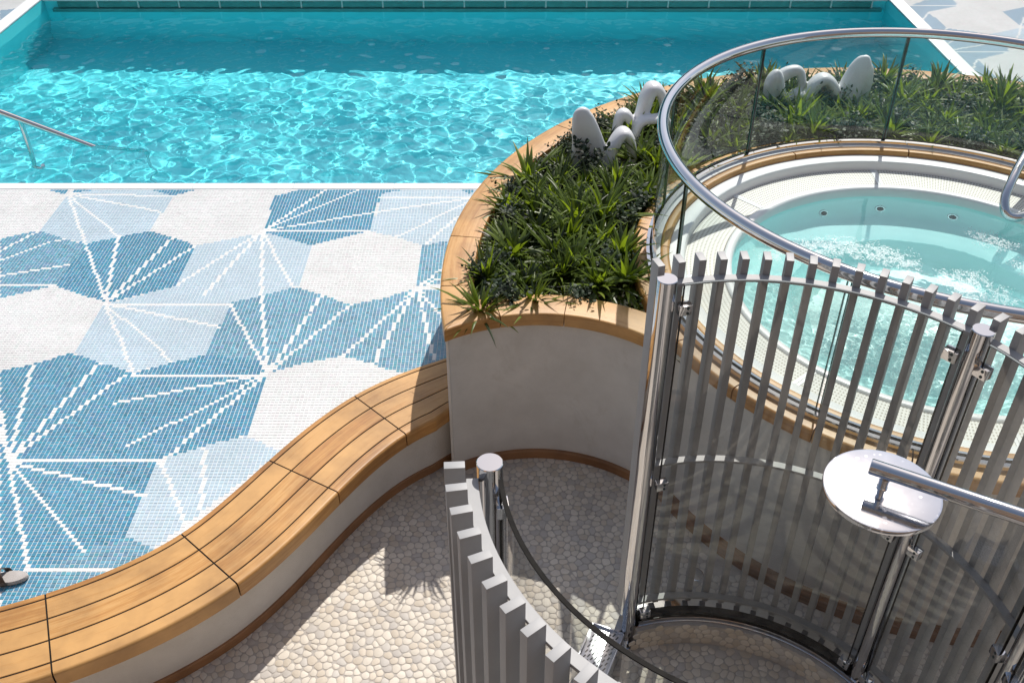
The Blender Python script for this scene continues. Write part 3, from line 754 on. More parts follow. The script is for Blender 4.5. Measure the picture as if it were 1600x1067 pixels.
# perforated grate panels
for a in range(8):
    a0 = 42 + 45 * a; link('grate_panel', ribbon(arc(SPA, 0, a0 + .9, a0 + 44.1, 30), [(1.549, .555), (1.31, .552), (1.31, .535), (1.549, .535)]), GRATE, spa)
    for s in (-.45, .45):
        link('cover_strip', ribbon(arc(SPA, 0, a0 + s - .40, a0 + s + .40, 2), [(1.549, .5575), (1.31, .555), (1.31, .535), (1.549, .535)]), WHITEGEL, spa)
lipp = rrect(1.245, 1.308, .47, .566, (.004, .004, .02, .026), 6)
link('spa_lip', ribbon(arc(SPA, 0, 0, 357, 119), lipp, loop=True), WHITEGEL, spa)
sh_ = link('spa_shell', lathe([(1.30, .47), (1.247, .48), (1.235, .43), (1.17, .31), (1.10, .26), (.92, .22), (.86, .18), (.79, -.02), (.70, -.09), (0, -.12)], 96, c=SPA), SPAIN, spa)
sh_.cycles.is_caustics_receiver = True
for an, z, r in ((108.6, .335, 1.186), (87.5, .335, 1.186), (63, .335, 1.186)):
    a = R_(an); jt = link('water_jet', lathe([(0, .012), (.012, .012), (.014, .004), (.026, .004), (.03, .010), (.036, .010), (.04, 0)], 20), NOZ, spa)
    jt.location = (SPA[0] + r * math.cos(a), SPA[1] + r * math.sin(a), z); jt.rotation_euler = (0, R_(-62), a)
    rg = link('jet_ring', lathe([(.026, .011), (.03, .0125), (.036, .0125), (.041, 0)], 20), BRUSHED, jt)
wf2 = wave_field(11, .035, .22, 80, .0016, 1.2); wf3 = wave_field(12, .3, .9, 20, .0022, 1)
A, Rr = np.meshgrid(np.linspace(2 * PI, 0, 421), np.linspace(0.001, 1.247, 190), indexing='ij')
X = SPA[0] + Rr * np.cos(A); Y = SPA[1] + Rr * np.sin(A)
turb = np.clip((5.75 - Y + .12 * np.sin(X * 5)) / .5, .02, 1); turb *= .35 + .65 * np.clip(1 - np.hypot(X - 2.2, Y - 4.6) / 1.3, 0, 1)
swat = grid_mesh('spa_water', X, Y, .512 + wf2(X, Y) * turb * .95 + wf3(X, Y) * .8, WATER, None, kind='structure'); swat.cycles.is_caustics_caster = True
# spa hand rail and curved glass
rail = thing('glass_balustrade', 'round curved glass balustrade with a polished steel tube handrail on top around the hot tub', 'glass railing')
GR = 1.777; GZ0, GZ1 = .70, 1.505
link('handrail', tube([(SPA[0] + GR * math.cos(R_(a)), SPA[1] + GR * math.sin(R_(a)), 1.524) for a in np.linspace(-14, 306, 200)], .0345, 20), STEEL, rail)
link('base_channel', ribbon(arc(SPA, 0, -14, 306, 170), [(1.745, .672), (1.745, .705), (1.768, .709), (1.768, .685), (1.786, .685), (1.786, .709), (1.806, .705), (1.812, .672)]), STEEL, rail)
link('channel_gasket', ribbon(arc(SPA, 0, -14, 306, 170), [(1.768, .686), (1.768, .7115), (1.7855, .7115), (1.7855, .686)]), CAULK, rail)
GJ = [-14, 18, 50.5, 83.8, 120.1, 155.5, 194.7, 231.3, 248.4, 284, 306]
for a, b in zip(GJ, GJ[1:]):
    g_ = .32
    pth = arc(SPA, GR, a + g_, b - g_, max(8, int((b - a) / 2)))
    gp = link('glass_panel', ribbon(pth, [(0, GZ0 - .01), (0, GZ1)], closed=False), GLASS_SPA, rail)
    for e in (a + g_, b - g_):
        o = link('glass_edge', box((-.007, -.0028, GZ0), (.007, .0028, GZ1)), GEDGE, gp)
        o.location = (SPA[0] + GR * math.cos(R_(e)), SPA[1] + GR * math.sin(R_(e)), 0); o.rotation_euler = (0, 0, R_(e))
for a in (83.8, 120.1, 155.5, 194.7):
    o = link('joint_seal', box((-.009, -.006, GZ0), (.009, .006, GZ1 - .002)), GJOINT, rail)
    o.location = (SPA[0] + GR * math.cos(R_(a)), SPA[1] + GR * math.sin(R_(a)), 0); o.rotation_euler = (0, 0, R_(a))
# grab handle leaning over the water on the right
gh = thing('spa_grab_rail', 'bent polished steel grab rail over the hot tub water at the right edge', 'grab rail')
link('bent_tube', tube(catmull([(4.10, 6.85, 1.02), (3.80, 6.45, .93), (3.57, 6.15, .84), (3.45, 5.98, .77), (3.385, 5.87, .69), (3.40, 5.80, .62), (3.50, 5.80, .61), (3.70, 5.95, .65), (4.0, 6.15, .72), (4.25, 6.3, .74)], 8), .032, 16), STEEL, gh)

# ------------------------------------------------------------ shower enclosure
def pol(r, a, z=0): return (CE[0] + r * math.cos(R_(a)), CE[1] + r * math.sin(R_(a)), z)
ZT = 1.82; CZ = -.345; CE = SCB = (.928, 2.234); SCA = (.866, 2.176)
curb = thing('shower_curb', 'low curved curb of sliced pebbles under the right screen topped with polished steel plate', 'curb')
link('curb_core', ribbon(arc(SCB, 0, 107, -40, 90), [(.924, FZ), (.924, CZ - .004), (1.12, CZ - .004), (1.12, FZ)]), PGROUT, curb)
cc = voronoi_cells(-45 * PI / 180 * .92, 107 * PI / 180 * .92, FZ + .022, CZ - .02, .047, lambda x, y: FZ + .012 < y < CZ - .008, 21, .3)
link('pebble_facing', stones_mesh('pebble_facing', cc, lambda u, v, h: (SCB[0] + (.924 - h) * math.cos(u / .92), SCB[1] + (.924 - h) * math.sin(u / .92), v)), PEBBLE, curb, kind='stuff')
link('steel_cap', ribbon(arc(SCB, 0, 107, -40, 90), rrect(.948, 1.122, CZ - .003, CZ + .004, (.001,) * 4)), STEEL, curb)

def screen(name, label, a_from, a_to, step, posts, gaps, slat0, name_='B', ce=None, SR=1.08, gr=.955):
    global CE
    CE = SHC = ce
    t = thing(name, label, 'privacy screen')
    a = slat0; sm = box((SR - .032, -.0150, -.30), (SR + .032, .0150, 1.845), bev=.0022)
    sgn = 1 if step > 0 else -1
    while (a - a_to) * sgn <= 0:
        o = link('slat', sm, SLAT if not sm.materials else None, t, loc=(SHC[0], SHC[1], random.uniform(-.003, .003))); o.rotation_euler = (0, 0, R_(a + random.uniform(-.1, .1))); a += step
    for z in (1.765, .76, -.23):
        link('rail_bar', ribbon(arc(SHC, 0, a_from, a_to, 70), rrect(SR - .072, SR - .0335, z - .007, z + .007, (.001,) * 4)), SLAT, t)
    for pa, pr_ in posts:
        x, y, _ = pol(pr_, pa)
        po = link('post', lathe([(0, ZT), (.0395, ZT), (.0418, ZT - .0025), (.0418, FZ + .012), (0, FZ + .012)], 40), STEEL, t, loc=(x, y, 0))
        link('base_plate', lathe([(0, .014), (.068, .014), (.07, .011), (.07, 0)], 32), STEEL, po, loc=(0, 0, FZ))
    for (ga, gb) in gaps:
        gp = link('glass_panel', ribbon(arc(SHC, gr, ga, gb, 30), [(0, -.30), (0, 1.80)], closed=False), GLASS_SCREEN, t)
        link('glass_top_edge', ribbon(arc(SHC, gr, ga, gb, 30), rrect(-.0045 if name_ == 'B' else -.0075, .0045 if name_ == 'B' else .0075, 1.7995, 1.8045, (.0005,) * 4)), SEDGE if name_ == 'B' else CAULK, gp)
        link('glass_bottom_edge', ribbon(arc(SHC, gr, ga, gb, 30), rrect(-.006, .006, -.305, -.298, (.0005,) * 4)), GJOINT, gp)
        for e in (ga, gb):
            se = link('glass_side_edge', box((-.005, -.002, -.30), (.005, .002, 1.80)), GJOINT, gp, loc=pol(gr, e)); se.rotation_euler = (0, 0, R_(e))
        for e, s in ((ga, 1 if gb > ga else -1), (gb, -1 if gb > ga else 1)):
            for z in (1.69, .70, -.235):
                x, y, _ = pol(gr - .004, e + s * .6)
                c = link('clamp', box((-.019, -.0275, -.024), (.019, .0275, .024), bev=.003), STEEL, t, loc=(x, y, z)); c.rotation_euler = (0, 0, R_(e + s * .6))
                for q in (-.012, .012):
                    sw = link('screw', lathe([(0, .0025), (.003, .0022), (.006, .002), (.0065, 0)], 12), NOZ, c, loc=(-.019, -.008, q)); sw.rotation_euler = (0, R_(-90), 0)
    return t
P2A, P3A, P4A = 108.6, 37.1, -2.8
scB = screen('slatted_screen', 'curved grey slatted screen with glass behind and steel posts in front of the hot tub', 109, -32, -4.806,
       [(P2A, .993), (P3A, .998), (P4A, .99), (-40, .99)], [(P2A - 3.4, P3A + 3.2), (P3A - 3.4, P4A + 3.2), (P4A - 3.2, -37)], 108.6, 'B', SCB, 1.08, .955)
link('base_gasket', ribbon(arc(SCB, 0, 106, -36, 80), rrect(.972, 1.012, CZ + .004, CZ + .05, (.002,) * 4)), CAULK, scB)
link('base_channel', ribbon(arc(SCB, 0, 106, -36, 80), rrect(.952, .966, CZ + .004, CZ + .030, (.001,) * 4)), STEEL, scB)
scA = screen('slatted_screen', 'grey slatted screen in the foreground curving down to the right behind a short steel post', 183, 262, 5.01,
       [(181.8, .935), (252, .935)], [(185.6, 248)], 183.85, 'A', SCA, 1.043, .905)

# shower head, arm
rs = thing('rain_shower', 'large round polished steel rain shower head on a horizontal arm', 'shower head')
DZ = 1.72; D = (1.156, 2.126)
hd = link('shower_disc', lathe([(0, .006), (.172, .006), (.1785, .0045), (.180, .001), (.180, -.0105), (.176, -.013), (0, -.013)], 96), DISCM, rs, loc=(D[0], D[1], DZ))
for k in range(72):
    a = 2 * PI * k / 72; nz = link('nozzle', box((-.0022, -.0022, -.017), (.0022, .0022, -.013)), BRUSHED, hd, loc=(.168 * math.cos(a), .168 * math.sin(a), 0))
A0 = Vector((1.098, 2.129, 1.82)); ad = (Vector((1.4799, 1.919, 1.82)) - A0).normalized()
A1 = A0 + ad * 1.6
link('shower_arm', tube([A0, A0 + ad * .004, A1, A1 + ad * .05 + Vector((0, 0, -.02)), A1 + ad * .08 + Vector((0, 0, -.08)), A1 + ad * .08 + Vector((0, 0, -2.3))], .0255, 24, rad=[.0235] + [.0255] * 5), STEEL, rs)
pn = A0 + ad * .05
link('drop_pipe', lathe([(.012, 0), (.013, -.024), (.0165, -.025), (.0165, -.032), (.0145, -.034), (.0145, -.062), (.0165, -.064), (.0165, -.071), (.011, -.072), (.011, -.094)], 24), STEEL, rs, loc=tuple(pn))
# foot wash tray at the entrance
tr = thing('foot_tray', 'small slotted stainless steel tray at the foot of the post by the shower entrance', 'tray')
tl = Matrix.Rotation(R_(-38), 4, 'Z')
tm = bmesh.new()
tray_p = box((-.085, -.15, 0), (.085, .15, .006), bev=.002)
o = link('tray_plate', tray_p, BRUSHED, tr, loc=(.45, 3.03, -.405)); o.rotation_euler = (R_(0), 0, R_(-24))
for sx in (-1, 1):
    r_ = link('tray_rim', box((-.004, -.15, -.09), (.004, .15, .02), bev=.0015), BRUSHED, o, loc=(sx * .087, 0, 0))
for sy in (-1, 1):
    r_ = link('tray_rim', box((-.083, -.004, -.09), (.083, .004, .02), bev=.0015), BRUSHED, o, loc=(0, sy * .152, 0))
for i in range(7):
    for j in range(8):
        sl_ = link('slot', box((-.0035, -.011, 0), (.0035, .011, .0004)), NOZ, o, loc=(-.06 + i * .02, -.12 + j * .034 + (i & 1) * .012, .0062)); sl_.rotation_euler = (0, 0, R_(-20))
link('gusset_plate', mesh('gusset', [(0, 0, 0), (.09, 0, 0), (.09, 0, .16), (.03, 0, .19), (0, .004, 0), (.09, .004, 0), (.09, .004, .16), (.03, .004, .19)],
     [(0, 1, 2, 3), (4, 7, 6, 5), (0, 4, 5, 1), (1, 5, 6, 2), (2, 6, 7, 3), (3, 7, 4, 0)], False), BRUSHED, tr, loc=(.53, 3.15, -.44))
# round floor drain in the shower
dr = thing('floor_drain', 'small round steel floor drain in the pebble floor beyond the screen', 'drain', loc=(1.05, 3.62, FZ + .004))
link('drain_plate', lathe([(0, .003), (.045, .003), (.05, 0)], 32), STEEL, dr)

# ------------------------------------------------------------ plants
def blade(L, W, az, lean, curl, r, segs=6):
    """one folded strap leaf as vertices and faces"""
    V = []; F = []; T = []
    p_ = Vector((r.uniform(-.012, .012), r.uniform(-.012, .012), 0)); th = lean
    d = Vector((math.cos(az), math.sin(az), 0)); s = Vector((-math.sin(az), math.cos(az), 0)); tw = r.uniform(-.5, .5)
    for i in range(segs + 1):
        t = i / segs; wd = W * (1 - t ** 2.2) * (.55 + .45 * min(1, t * 4)) + .0004
        up_ = Vector((0, 0, 1)) * math.cos(th) + d * math.sin(th); nrm = d * math.cos(th) - Vector((0, 0, 1)) * math.sin(th)
        ss = (s * math.cos(tw * t) + nrm * math.sin(tw * t))
        V += [p_ - ss * wd, p_ - nrm * wd * -.35 * -1, p_ + ss * wd]
        p_ = p_ + up_ * (L / segs); th += curl / segs
    for i in range(segs):
        a = i * 3; F += [(a, a + 1, a + 4, a + 3), (a + 1, a + 2, a + 5, a + 4)]
    return V, F
def tuft_mesh(name, nb, L, W, spread, seed, curl=(.3, 1.3)):
    r = random.Random(seed); V = []; F = []; T = []
    for k in range(nb):
        t = k / nb; az = k * 2.39996 + r.uniform(-.3, .3); lean = (.12 + spread * t) * r.uniform(.75, 1.2)
        v, f = blade(L * r.uniform(.62, 1.08) * (.78 + .3 * t), W * r.uniform(.7, 1.15), az, lean, r.uniform(*curl), r)
        b = len(V); V += v; F += [tuple(b + i for i in q) for q in f]; T += [r.random()] * len(f)
    me = bpy.data.meshes.new(name); me.from_pydata([tuple(v) for v in V], [], F)
    a = me.attributes.new('tint', 'FLOAT', 'FACE'); a.data.foreach_set('value', np.array(T, np.float32)); me.materials.append(BLADE); return me
def shrub_mesh(name, ns, H, ls, seed, mat, round_=True):
    r = random.Random(seed); V = []; F = []; T = []
    for k in range(ns):
        az = k * 2.4 + r.uniform(-.4, .4); ln = r.uniform(.1, .85); p0 = Vector((r.uniform(-.03, .03), r.uniform(-.03, .03), 0))
        d = Vector((math.cos(az) * math.sin(ln), math.sin(az) * math.sin(ln), math.cos(ln))); h = H * r.uniform(.55, 1.05)
        nl = int(h / (ls * .42)); s_ = d.orthogonal().normalized(); u_ = d.cross(s_)
        b = len(V)
        for q in range(3):
            an = q * 2.1; V.append(p0 + (s_ * math.cos(an) + u_ * math.sin(an)) * .003); 
        V.append(p0 + d * h); F += [(b, b + 1, b + 3), (b + 1, b + 2, b + 3), (b + 2, b, b + 3)]; T += [.1] * 3
        for i in range(nl):
            t = .25 + .75 * i / nl; an = i * 2.4 + r.uniform(-.3, .3); pp = p0 + d * h * t
            out = (s_ * math.cos(an) + u_ * math.sin(an)) * r.uniform(.7, 1) + d * r.uniform(.2, .8); out.normalize()
            sd = out.cross(d).normalized(); nn = out.cross(sd); l = ls * r.uniform(.7, 1.15) * (1.1 - .3 * t); wd = l * (.36 if round_ else .14)
            b = len(V); V += [pp, pp + out * l * .45 - sd * wd + nn * wd * .2, pp + out * l * .85 - sd * wd * .7 + nn * wd * .15, pp + out * l, pp + out * l * .85 + sd * wd * .7 + nn * wd * .15, pp + out * l * .45 + sd * wd + nn * wd * .2, pp + out * l * .5]
            F += [(b, b + 1, b + 6), (b + 1, b + 2, b + 6), (b + 2, b + 3, b + 6), (b + 3, b + 4, b + 6), (b + 4, b + 5, b + 6), (b + 5, b, b + 6)]; T += [r.random()] * 6
    me = bpy.data.meshes.new(name); me.from_pydata([tuple(v) for v in V], [], F)
    a = me.attributes.new('tint', 'FLOAT', 'FACE'); a.data.foreach_set('value', np.array(T, np.float32)); me.materials.append(mat); me.shade_smooth(); return me
TUFTS = [tuft_mesh('tuft', 40 + 5 * (k % 4), .27 + .045 * (k % 3), .0165, 1.2, 100 + k, (.25, 1.1)) for k in range(9)]
LOWTUFT = [tuft_mesh('tuft_wide', 60, .31, .012, 1.5, 200 + k, (.15, .7)) for k in range(3)]
SHR = [shrub_mesh('shrub', 18, .24, .040, 300 + k, SHRUBM) for k in range(5)]
SPR = [shrub_mesh('sprig', 26, .15, .026, 400 + k, SPRIG, False) for k in range(2)]
SG = 'spiky green strap-leaved plants filling the planter'; SGL = 'spiky green strap-leaved plant growing among others like it in the curved planter'
KG = 'dark glossy round-leaved shrubs between the spiky plants'; KGL = 'dark glossy round-leaved shrub growing between spiky plants in the planter'
def plant(me, name, label, x, y, s, rz, group=None, z=.585, tilt=(0, 0)):
    o = link(name, me, None, None, loc=(x, y, z)); o.scale = (s, s, s * random.uniform(.9, 1.1)); o.rotation_euler = (tilt[0], tilt[1], rz)
    o['label'] = label; o['category'] = 'plant'
    if group: o['group'] = group
    return o
plant(LOWTUFT[0], 'spiky_plant', 'large spiky green plant spilling over the front left corner of the planter coping', -.16, 5.00, 1.0, .4, z=.60)
plant(LOWTUFT[1], 'spiky_plant', 'spiky green plant drooping over the middle of the front coping beside the pale gravel', .31, 5.02, .92, 1.7, z=.60)
plant(LOWTUFT[2], 'spiky_plant', 'small sparse spiky plant just left of the one drooping over the front coping', .10, 5.02, .66, 2.6, z=.59)
SC1 = [(.70, 6.62), (.95, 6.80), (1.15, 6.98), (.82, 6.7)]; SC2 = [(2.15, 7.40), (2.4, 7.42), (2.65, 7.45), (2.9, 7.5)]
def zone(x, y, th):
    d = math.degrees(th) % 360; e = 3.24 - math.hypot(x - PLC[0], y - PLC[1])
    if 40 > d or d > 300: return 'at the right end of the bed beyond the grab rail'
    if d < 72: return 'behind the glass to the right of the long sculpture'
    if d < 122: return 'around the long sculpture' + (' against the pool coping' if e < .55 else ' close behind the hot tub glass')
    if d < 156: return 'beside the two left sculptures' + (' against the pool coping' if e < .55 else ' near the hot tub')
    if d < 180: return 'in the middle of the left bed' + (' against the pool coping' if e < .6 else ' near the hot tub')
    return 'at the front end' + (' against the deck side coping' if e < .6 else ' close to the steel post')
pts = []; tries = 0
while tries < 9000 and len(pts) < 268:
    tries += 1
    th = random.uniform(R_(-16), R_(207)); i = min(219, max(0, int((th - ths[0]) / (ths[-1] - ths[0]) * 219)))
    if RM[i] < 1.98: continue
    r = math.sqrt(random.uniform(1.93 ** 2, (RM[i] - .06) ** 2)); x = SPA[0] + r * math.cos(th); y = SPA[1] + r * math.sin(th)
    edge = (3.24 - math.hypot(x - PLC[0], y - PLC[1])) < .22
    if (x - .75) ** 2 + (y - 4.62) ** 2 < .17 ** 2 or (y < 4.98 and x > .45 and math.hypot(x - FRC[0], y - FRC[1]) < 1.22): continue
    if min(math.hypot(x - a, y - b) for a, b in SC1 + SC2) < .12: continue
    if any((x - a) ** 2 + (y - b) ** 2 < .168 ** 2 for a, b in pts): continue
    pts.append((x, y)); rr = random.random(); zn = zone(x, y, th)
    deg = math.degrees(th) % 360
    front_strip = math.hypot(x - FRC[0], y - FRC[1]) < 1.42
    if (edge and rr < .5) or (x > .45 and y < 5.2 and rr < .7): plant(random.choice(SHR), 'leafy_shrub', 'dark glossy round-leaved shrub ' + zn, x, y, random.uniform(.75, 1.1), random.uniform(0, 6.3), 'dark shrubs ' + zn)
    elif rr < .16: plant(random.choice(SHR), 'leafy_shrub', 'dark glossy round-leaved shrub ' + zn, x, y, random.uniform(.8, 1.25), random.uniform(0, 6.3), 'dark shrubs ' + zn)
    elif rr < .24 and edge: plant(random.choice(SPR), 'fine_leaved_shrub', 'low yellowish fine-leaved shrub growing along the pool side coping', x, y, random.uniform(.8, 1.2), random.uniform(0, 6.3), 'fine-leaved shrubs along the pool side coping')
    else: plant(random.choice(TUFTS), 'spiky_plant', 'spiky strap-leaved plant ' + zn, x, y, random.uniform(.82, 1.22) * (.98 if front_strip else 1.08), random.uniform(0, 6.3), 'spiky plants ' + zn)
# low filler foliage that reads as one dark mass under the plants
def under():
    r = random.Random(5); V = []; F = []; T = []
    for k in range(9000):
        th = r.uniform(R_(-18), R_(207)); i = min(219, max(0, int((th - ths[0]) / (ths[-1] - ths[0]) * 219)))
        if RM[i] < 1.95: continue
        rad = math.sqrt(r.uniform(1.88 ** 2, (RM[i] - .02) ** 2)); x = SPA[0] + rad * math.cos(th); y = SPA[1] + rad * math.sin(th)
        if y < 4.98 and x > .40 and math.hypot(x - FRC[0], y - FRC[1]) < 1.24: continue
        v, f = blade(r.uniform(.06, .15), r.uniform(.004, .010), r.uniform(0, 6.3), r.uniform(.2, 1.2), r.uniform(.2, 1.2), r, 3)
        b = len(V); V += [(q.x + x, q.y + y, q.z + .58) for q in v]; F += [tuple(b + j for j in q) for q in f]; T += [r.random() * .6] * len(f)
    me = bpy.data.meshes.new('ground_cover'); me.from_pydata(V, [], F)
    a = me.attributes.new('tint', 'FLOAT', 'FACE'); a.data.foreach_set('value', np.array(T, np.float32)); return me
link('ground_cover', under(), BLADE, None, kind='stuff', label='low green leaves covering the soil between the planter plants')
# pale gravel: many rounded stones near the front right corner, sparser elsewhere
def gravel():
    bm = bmesh.new(); bmesh.ops.create_icosphere(bm, subdivisions=1, radius=1); sv = [v.co.copy() for v in bm.verts]; sf = [tuple(v.index for v in f.verts) for f in bm.faces]; bm.free()
    r = random.Random(8); V = []; F = []
    n = 0
    while n < 3600:
        th = r.uniform(R_(-18), R_(208)) if n > 1500 else r.uniform(R_(172), R_(208)); i = min(219, max(0, int((th - ths[0]) / (ths[-1] - ths[0]) * 219))); n += 1
        rad = math.sqrt(r.uniform(1.82 ** 2, (max(RM[i], 1.83)) ** 2)); x = SPA[0] + rad * math.cos(th); y = SPA[1] + rad * math.sin(th)
        if n <= 1500 and math.hypot(x - FRC[0], y - FRC[1]) > 1.45 and r.random() < .6: continue
        s = r.uniform(.007, .016); a = r.uniform(0, 6.3); ca, sa = math.cos(a), math.sin(a); b = len(V)
        for v in sv:
            X_ = v.x * s * 1.25 * r.uniform(.92, 1.08); Y_ = v.y * s; V.append((x + X_ * ca - Y_ * sa, y + X_ * sa + Y_ * ca, .592 + r.uniform(-.002, .002) + v.z * s * .8))
        F += [tuple(b + j for j in q) for q in sf]
    me = bpy.data.meshes.new('gravel'); me.from_pydata(V, [], F); me.shade_smooth(); return me
link('gravel', gravel(), GRAVEL, planter, kind='stuff')

# ------------------------------------------------------------ white organic sculptures among the plants
def loft(pts, widths, thick, wdir, seg=14):
    """flattened tube: pts centre line, widths half-width along wdir, thick half-thickness across"""
    P_ = catmull(pts, 5); n = len(P_); m_ = len(pts) - 1; V = []; F = []; wdir = Vector(wdir).normalized()
    def lerp(A, t): i = min(int(t), len(A) - 2); return A[i] + (A[i + 1] - A[i]) * (t - i)
    for i, p_ in enumerate(P_):
        t = (P_[min(i + 1, n - 1)] - P_[max(i - 1, 0)]).normalized(); nn = t.cross(wdir).normalized(); ww = nn.cross(t).normalized()
        tt = i / (n - 1) * m_; hw = lerp(widths, tt); ht = lerp(thick, tt)
        for k in range(seg):
            a = 2 * PI * k / seg; c, s = math.cos(a), math.sin(a)
            V.append(p_ + ww * hw * (abs(c) ** .8 * (1 if c > 0 else -1)) + nn * ht * s)
    for i in range(n - 1):
        for k in range(seg): F.append((i * seg + k, i * seg + (k + 1) % seg, (i + 1) * seg + (k + 1) % seg, (i + 1) * seg + k))
    F.append(tuple(range(seg))); F.append(tuple((n - 1) * seg + k for k in range(seg)))
    return mesh('loft', [tuple(v) for v in V], F)
def sculpture(name, label, lofts, loc, rz, s=1.0):
    me = merge([loft(*l) for l in lofts], name)
    o = link(name, me, SCULPT, None, loc=loc, label=label, category='sculpture'); o.rotation_euler = (0, 0, rz); o.scale = (s, s, s)
    r = o.modifiers.new('fuse', 'REMESH'); r.mode = 'VOXEL'; r.voxel_size = .009; r.use_smooth_shade = True
    q = o.modifiers.new('soften', 'SMOOTH'); q.factor = .6; q.iterations = 5
    return o
Yv = (0, 1, 0); Xv = (1, 0, 0)
# local frame: x to the right, z up, y away
sculpture('organic_sculpture', 'white organic sculpture of a broad petal and a low arch nearest the planter front', [
    ([(.15, 0, -.06), (.135, -.01, .08), (.115, .0, .20), (.09, .01, .31), (.075, .03, .39), (.075, .045, .435), (.075, .05, .455)],
     [.155, .145, .12, .10, .078, .05, .014], [.040, .040, .038, .036, .036, .030, .012], (1, -.12, 0)),
    ([(.24, -.03, -.06), (.27, -.02, .06), (.325, 0, .19), (.385, .01, .255), (.435, .01, .20), (.465, .01, .06), (.475, .01, -.06)],
     [.07, .08, .085, .08, .075, .07, .06], [.045, .045, .042, .038, .036, .034, .034], Yv),
    ([(.20, .0, .0), (.27, .0, .03), (.36, .0, -.01)], [.06, .06, .05], [.03, .03, .03], Yv)],
    (.445, 6.55, .60), R_(8))
sculpture('organic_sculpture', 'white organic sculpture with a tall curved back partly behind the steel handrail', [
    ([(.0, 0, -.08), (.01, 0, .12), (.03, 0, .235), (.07, 0, .255), (.12, .0, .19), (.165, .01, .175), (.205, .02, .25), (.235, .04, .36), (.275, .06, .425), (.335, .07, .40), (.39, .07, .27), (.42, .06, .0)],
     [.05, .055, .06, .06, .06, .065, .075, .085, .085, .08, .07, .06], [.034, .036, .038, .038, .036, .040, .052, .056, .050, .040, .036, .034], Yv),
    ([(.08, -.09, -.08), (.12, -.09, .06), (.155, -.09, .19), (.20, -.09, .235), (.27, -.09, .24), (.34, -.08, .24), (.385, -.07, .20), (.40, -.06, .08), (.41, -.05, -.06)], [.05, .055, .06, .06, .06, .06, .06, .05, .05], [.033] * 9, Yv),
    ([(.03, -.02, .02), (.10, -.06, .05), (.20, -.07, .03)], [.05, .05, .05], [.025, .03, .025], Yv)],
    (.80, 6.94, .60), R_(6), 1.0)
sculpture('organic_sculpture', 'long white organic sculpture of arches and a tall petal seen through the glass', [
    ([(.10, 0, -.06), (.05, 0, .10), (.03, 0, .25), (.055, 0, .35), (.085, 0, .38), (.105, 0, .33), (.125, 0, .22), (.17, 0, .12), (.26, 0, .09), (.33, 0, .145), (.40, 0, .08), (.43, 0, -.05)],
     [.08, .09, .09, .07, .03, .07, .09, .10, .10, .09, .08, .07], [0.070, 0.070, 0.064, 0.044, 0.026, 0.046, 0.058, 0.051, 0.046, 0.051, 0.049, 0.044], Yv),
    ([(.09, .09, .20), (.16, .10, .29), (.25, .11, .335), (.33, .11, .345), (.375, .10, .29), (.39, .08, .16), (.38, .06, .0)], [.05, .065, .07, .065, .06, .06, .06], [0.058, 0.070, 0.064, 0.054, 0.046, 0.046, 0.046], Yv),
    ([(.41, 0, -.05), (.44, 0, .11), (.50, .01, .23), (.58, .02, .285), (.66, .02, .25), (.73, .01, .15), (.80, 0, .04)], [.08, .09, .10, .10, .10, .10, .09], [0.049, 0.058, 0.064, 0.064, 0.061, 0.061, 0.061], Yv),
    ([(.80, -.02, -.06), (.85, -.01, .10), (.90, .01, .24), (.95, .03, .37), (.985, .045, .46), (1.0, .05, .50), (1.005, .055, .52)], [.10, .12, .125, .115, .085, .05, .015], [0.077, 0.077, 0.070, 0.064, 0.051, 0.038, 0.015], (.80, -.50, -.25)),
    ([(.99, .0, -.06), (1.0, .01, .10), (1.02, .02, .25), (1.03, .03, .38), (1.02, .04, .45)], [.09, .10, .095, .07, .03], [0.058, 0.058, 0.058, 0.045, 0.026], (1, 0, -.1))],
    (2.12, 7.66, .60), R_(3), .80)

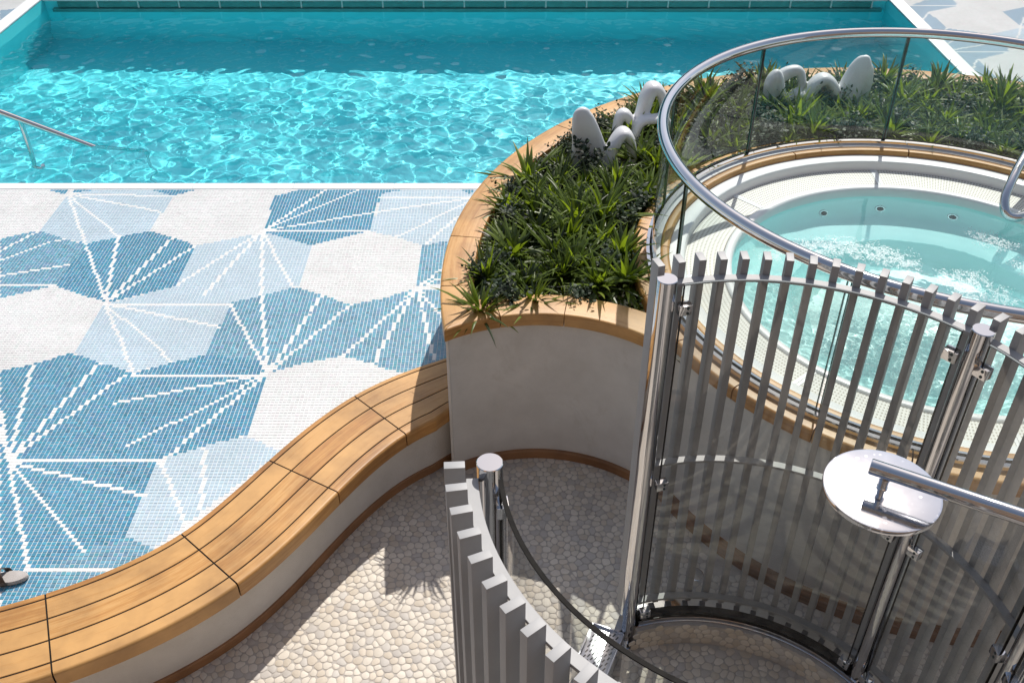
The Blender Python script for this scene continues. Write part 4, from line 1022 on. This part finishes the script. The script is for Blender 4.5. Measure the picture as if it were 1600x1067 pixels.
# ------------------------------------------------------------ painted white reflection patches, plus bubbles, on the hot tub water
def reflection_foam_mesh():
    REFLECT_POLYS = [[(1.653,5.438),(1.903,5.601),(2.176,5.651),(2.456,5.568),(2.658,5.398),(2.627,5.22),(2.506,5.32),(2.289,5.438),(2.039,5.454),(1.814,5.398)],[(2.75,5.243),(3.046,5.205),(2.994,5.021),(2.813,4.812),(2.773,5.021)],[(2.966,4.95),(3.095,5.072),(3.13,4.915),(2.978,4.832)],[(3.149,5.771),(3.432,5.585),(3.245,5.494),(3.18,5.601)],[(3.248,5.398),(3.474,5.243),(3.392,5.058)]]  # outlines of bright water reflections, drawn as white patches
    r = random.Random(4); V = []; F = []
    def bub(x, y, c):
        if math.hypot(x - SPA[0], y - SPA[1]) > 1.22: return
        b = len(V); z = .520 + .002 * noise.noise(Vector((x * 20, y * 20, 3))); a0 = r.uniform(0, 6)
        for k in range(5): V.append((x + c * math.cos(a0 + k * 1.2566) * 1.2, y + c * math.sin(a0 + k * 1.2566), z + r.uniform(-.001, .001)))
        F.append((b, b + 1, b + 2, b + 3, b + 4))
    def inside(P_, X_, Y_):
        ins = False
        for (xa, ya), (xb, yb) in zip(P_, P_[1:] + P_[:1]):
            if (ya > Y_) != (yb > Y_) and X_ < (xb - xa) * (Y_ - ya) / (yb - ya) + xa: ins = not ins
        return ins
    for pts_ in REFLECT_POLYS:
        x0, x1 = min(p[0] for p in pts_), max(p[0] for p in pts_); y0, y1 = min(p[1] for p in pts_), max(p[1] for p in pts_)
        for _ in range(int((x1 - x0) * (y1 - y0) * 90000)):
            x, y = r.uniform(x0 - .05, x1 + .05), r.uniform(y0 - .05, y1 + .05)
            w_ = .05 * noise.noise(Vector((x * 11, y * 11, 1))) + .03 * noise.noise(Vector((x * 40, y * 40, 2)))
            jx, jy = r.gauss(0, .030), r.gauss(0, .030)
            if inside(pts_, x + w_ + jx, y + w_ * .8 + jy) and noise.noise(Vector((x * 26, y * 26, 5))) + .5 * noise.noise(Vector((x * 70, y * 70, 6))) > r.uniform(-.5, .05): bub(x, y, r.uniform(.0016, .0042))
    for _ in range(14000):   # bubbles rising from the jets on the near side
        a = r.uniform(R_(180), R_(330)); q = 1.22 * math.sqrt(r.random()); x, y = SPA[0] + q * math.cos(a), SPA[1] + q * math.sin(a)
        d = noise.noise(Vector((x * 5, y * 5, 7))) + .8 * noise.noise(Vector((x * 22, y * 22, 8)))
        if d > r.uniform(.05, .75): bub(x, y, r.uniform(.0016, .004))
    me = bpy.data.meshes.new('reflection_foam'); me.from_pydata(V, [], F); return me
link('reflection_foam', reflection_foam_mesh(), FOAM, None, kind='stuff', label='painted white reflection patches and bubbles on the hot tub water')

# ------------------------------------------------------------ pool hand rail
hr = thing('pool_handrail', 'slim steel handrail sloping down into the pool at the left edge', 'handrail')
ra = Vector((-4.04, 8.49, -.15)); rd = Vector((-.5, -.16, .34))
link('rail_tube', tube([ra - rd * .9, ra, ra + rd * 1, ra + rd * 2.2, ra + rd * 2.5 + Vector((-.05, 0, -.03)), ra + rd * 2.6 + Vector((-.1, 0, -.2)), ra + rd * 2.6 + Vector((-.1, 0, -.95))], .028, 14), STEEL, hr)
pp = ra + rd * 1.0
link('rail_post', tube([pp, (pp.x, pp.y, -.30), (pp.x + .0, pp.y - .01, -.44), (pp.x + .03, pp.y - .02, -.49), (pp.x + .07, pp.y - .02, -.50), (pp.x + .10, pp.y - .02, -.46), (pp.x + .10, pp.y - .02, -.42)], .024, 12), STEEL, hr)
ff = ra - rd * .9
link('rail_post', tube([ff, ff + Vector((.02, 0, -.05)), ff + Vector((.03, 0, -.2)), ff + Vector((.03, 0, -1.0))], .018, 12), STEEL, hr)
link('wall_rail', tube([(-4.47, 7.60, .10), (-4.55, 7.62, .17), (-4.8, 7.64, .34), (-5.3, 7.66, .6)], .019, 12), STEEL, hr)

# ------------------------------------------------------------ sandals
def sandal(label, loc, rz, tilt=0):
    t = thing('sandal', label, 'sandal', loc=loc); t.rotation_euler = (0, tilt, rz)
    out = []
    for i in range(28):
        a = 2 * PI * i / 28; x = .132 * math.cos(a); s = math.sin(a); wd = .040 + .010 * (x / .132) - .008 * math.exp(-((x + .01) / .04) ** 2)
        out.append((x, wd * s))
    V = []; F = []
    for z, k in ((.002, .95), (.006, 1), (.022, 1.0), (.027, .96), (.0275, .90)):
        for x, y in out: V.append((x * k, y * k, z + (.012 if x < -.02 else 0) * min(1, max(0, (-x - .02) / .05))))
    for l in range(4):
        for i in range(28): F.append((l * 28 + i, l * 28 + (i + 1) % 28, l * 28 + 28 + (i + 1) % 28, l * 28 + 28 + i))
    F.append(tuple(range(28))); F.append(tuple(112 + i for i in range(28)))
    link('sole', mesh('sole', V, F, ang=40), RUBBER, t)
    for k, (xo, dx) in enumerate(((-.045, .05), (.03, -.035))):
        pts_ = [(xo, -.046, .012), (xo + dx * .3, -.045, .04), (xo + dx * .7, -.02, .068), (xo + dx, 0, .074), (xo + dx * .7, .02, .068), (xo + dx * .3, .045, .04), (xo, .046, .012)]
        link('strap', loft(pts_, [.018, .018, .016, .014, .016, .018, .018], [.0028] * 7, (1, 0, 0), 10), STRAP, t)
    return t
sandal('grey sandal with brown straps lying on the mosaic near the bench', (-2.58, 3.165, .003), R_(8))
sandal('second sandal cut by the left frame edge below the first', (-2.66, 3.02, .003), R_(-60))
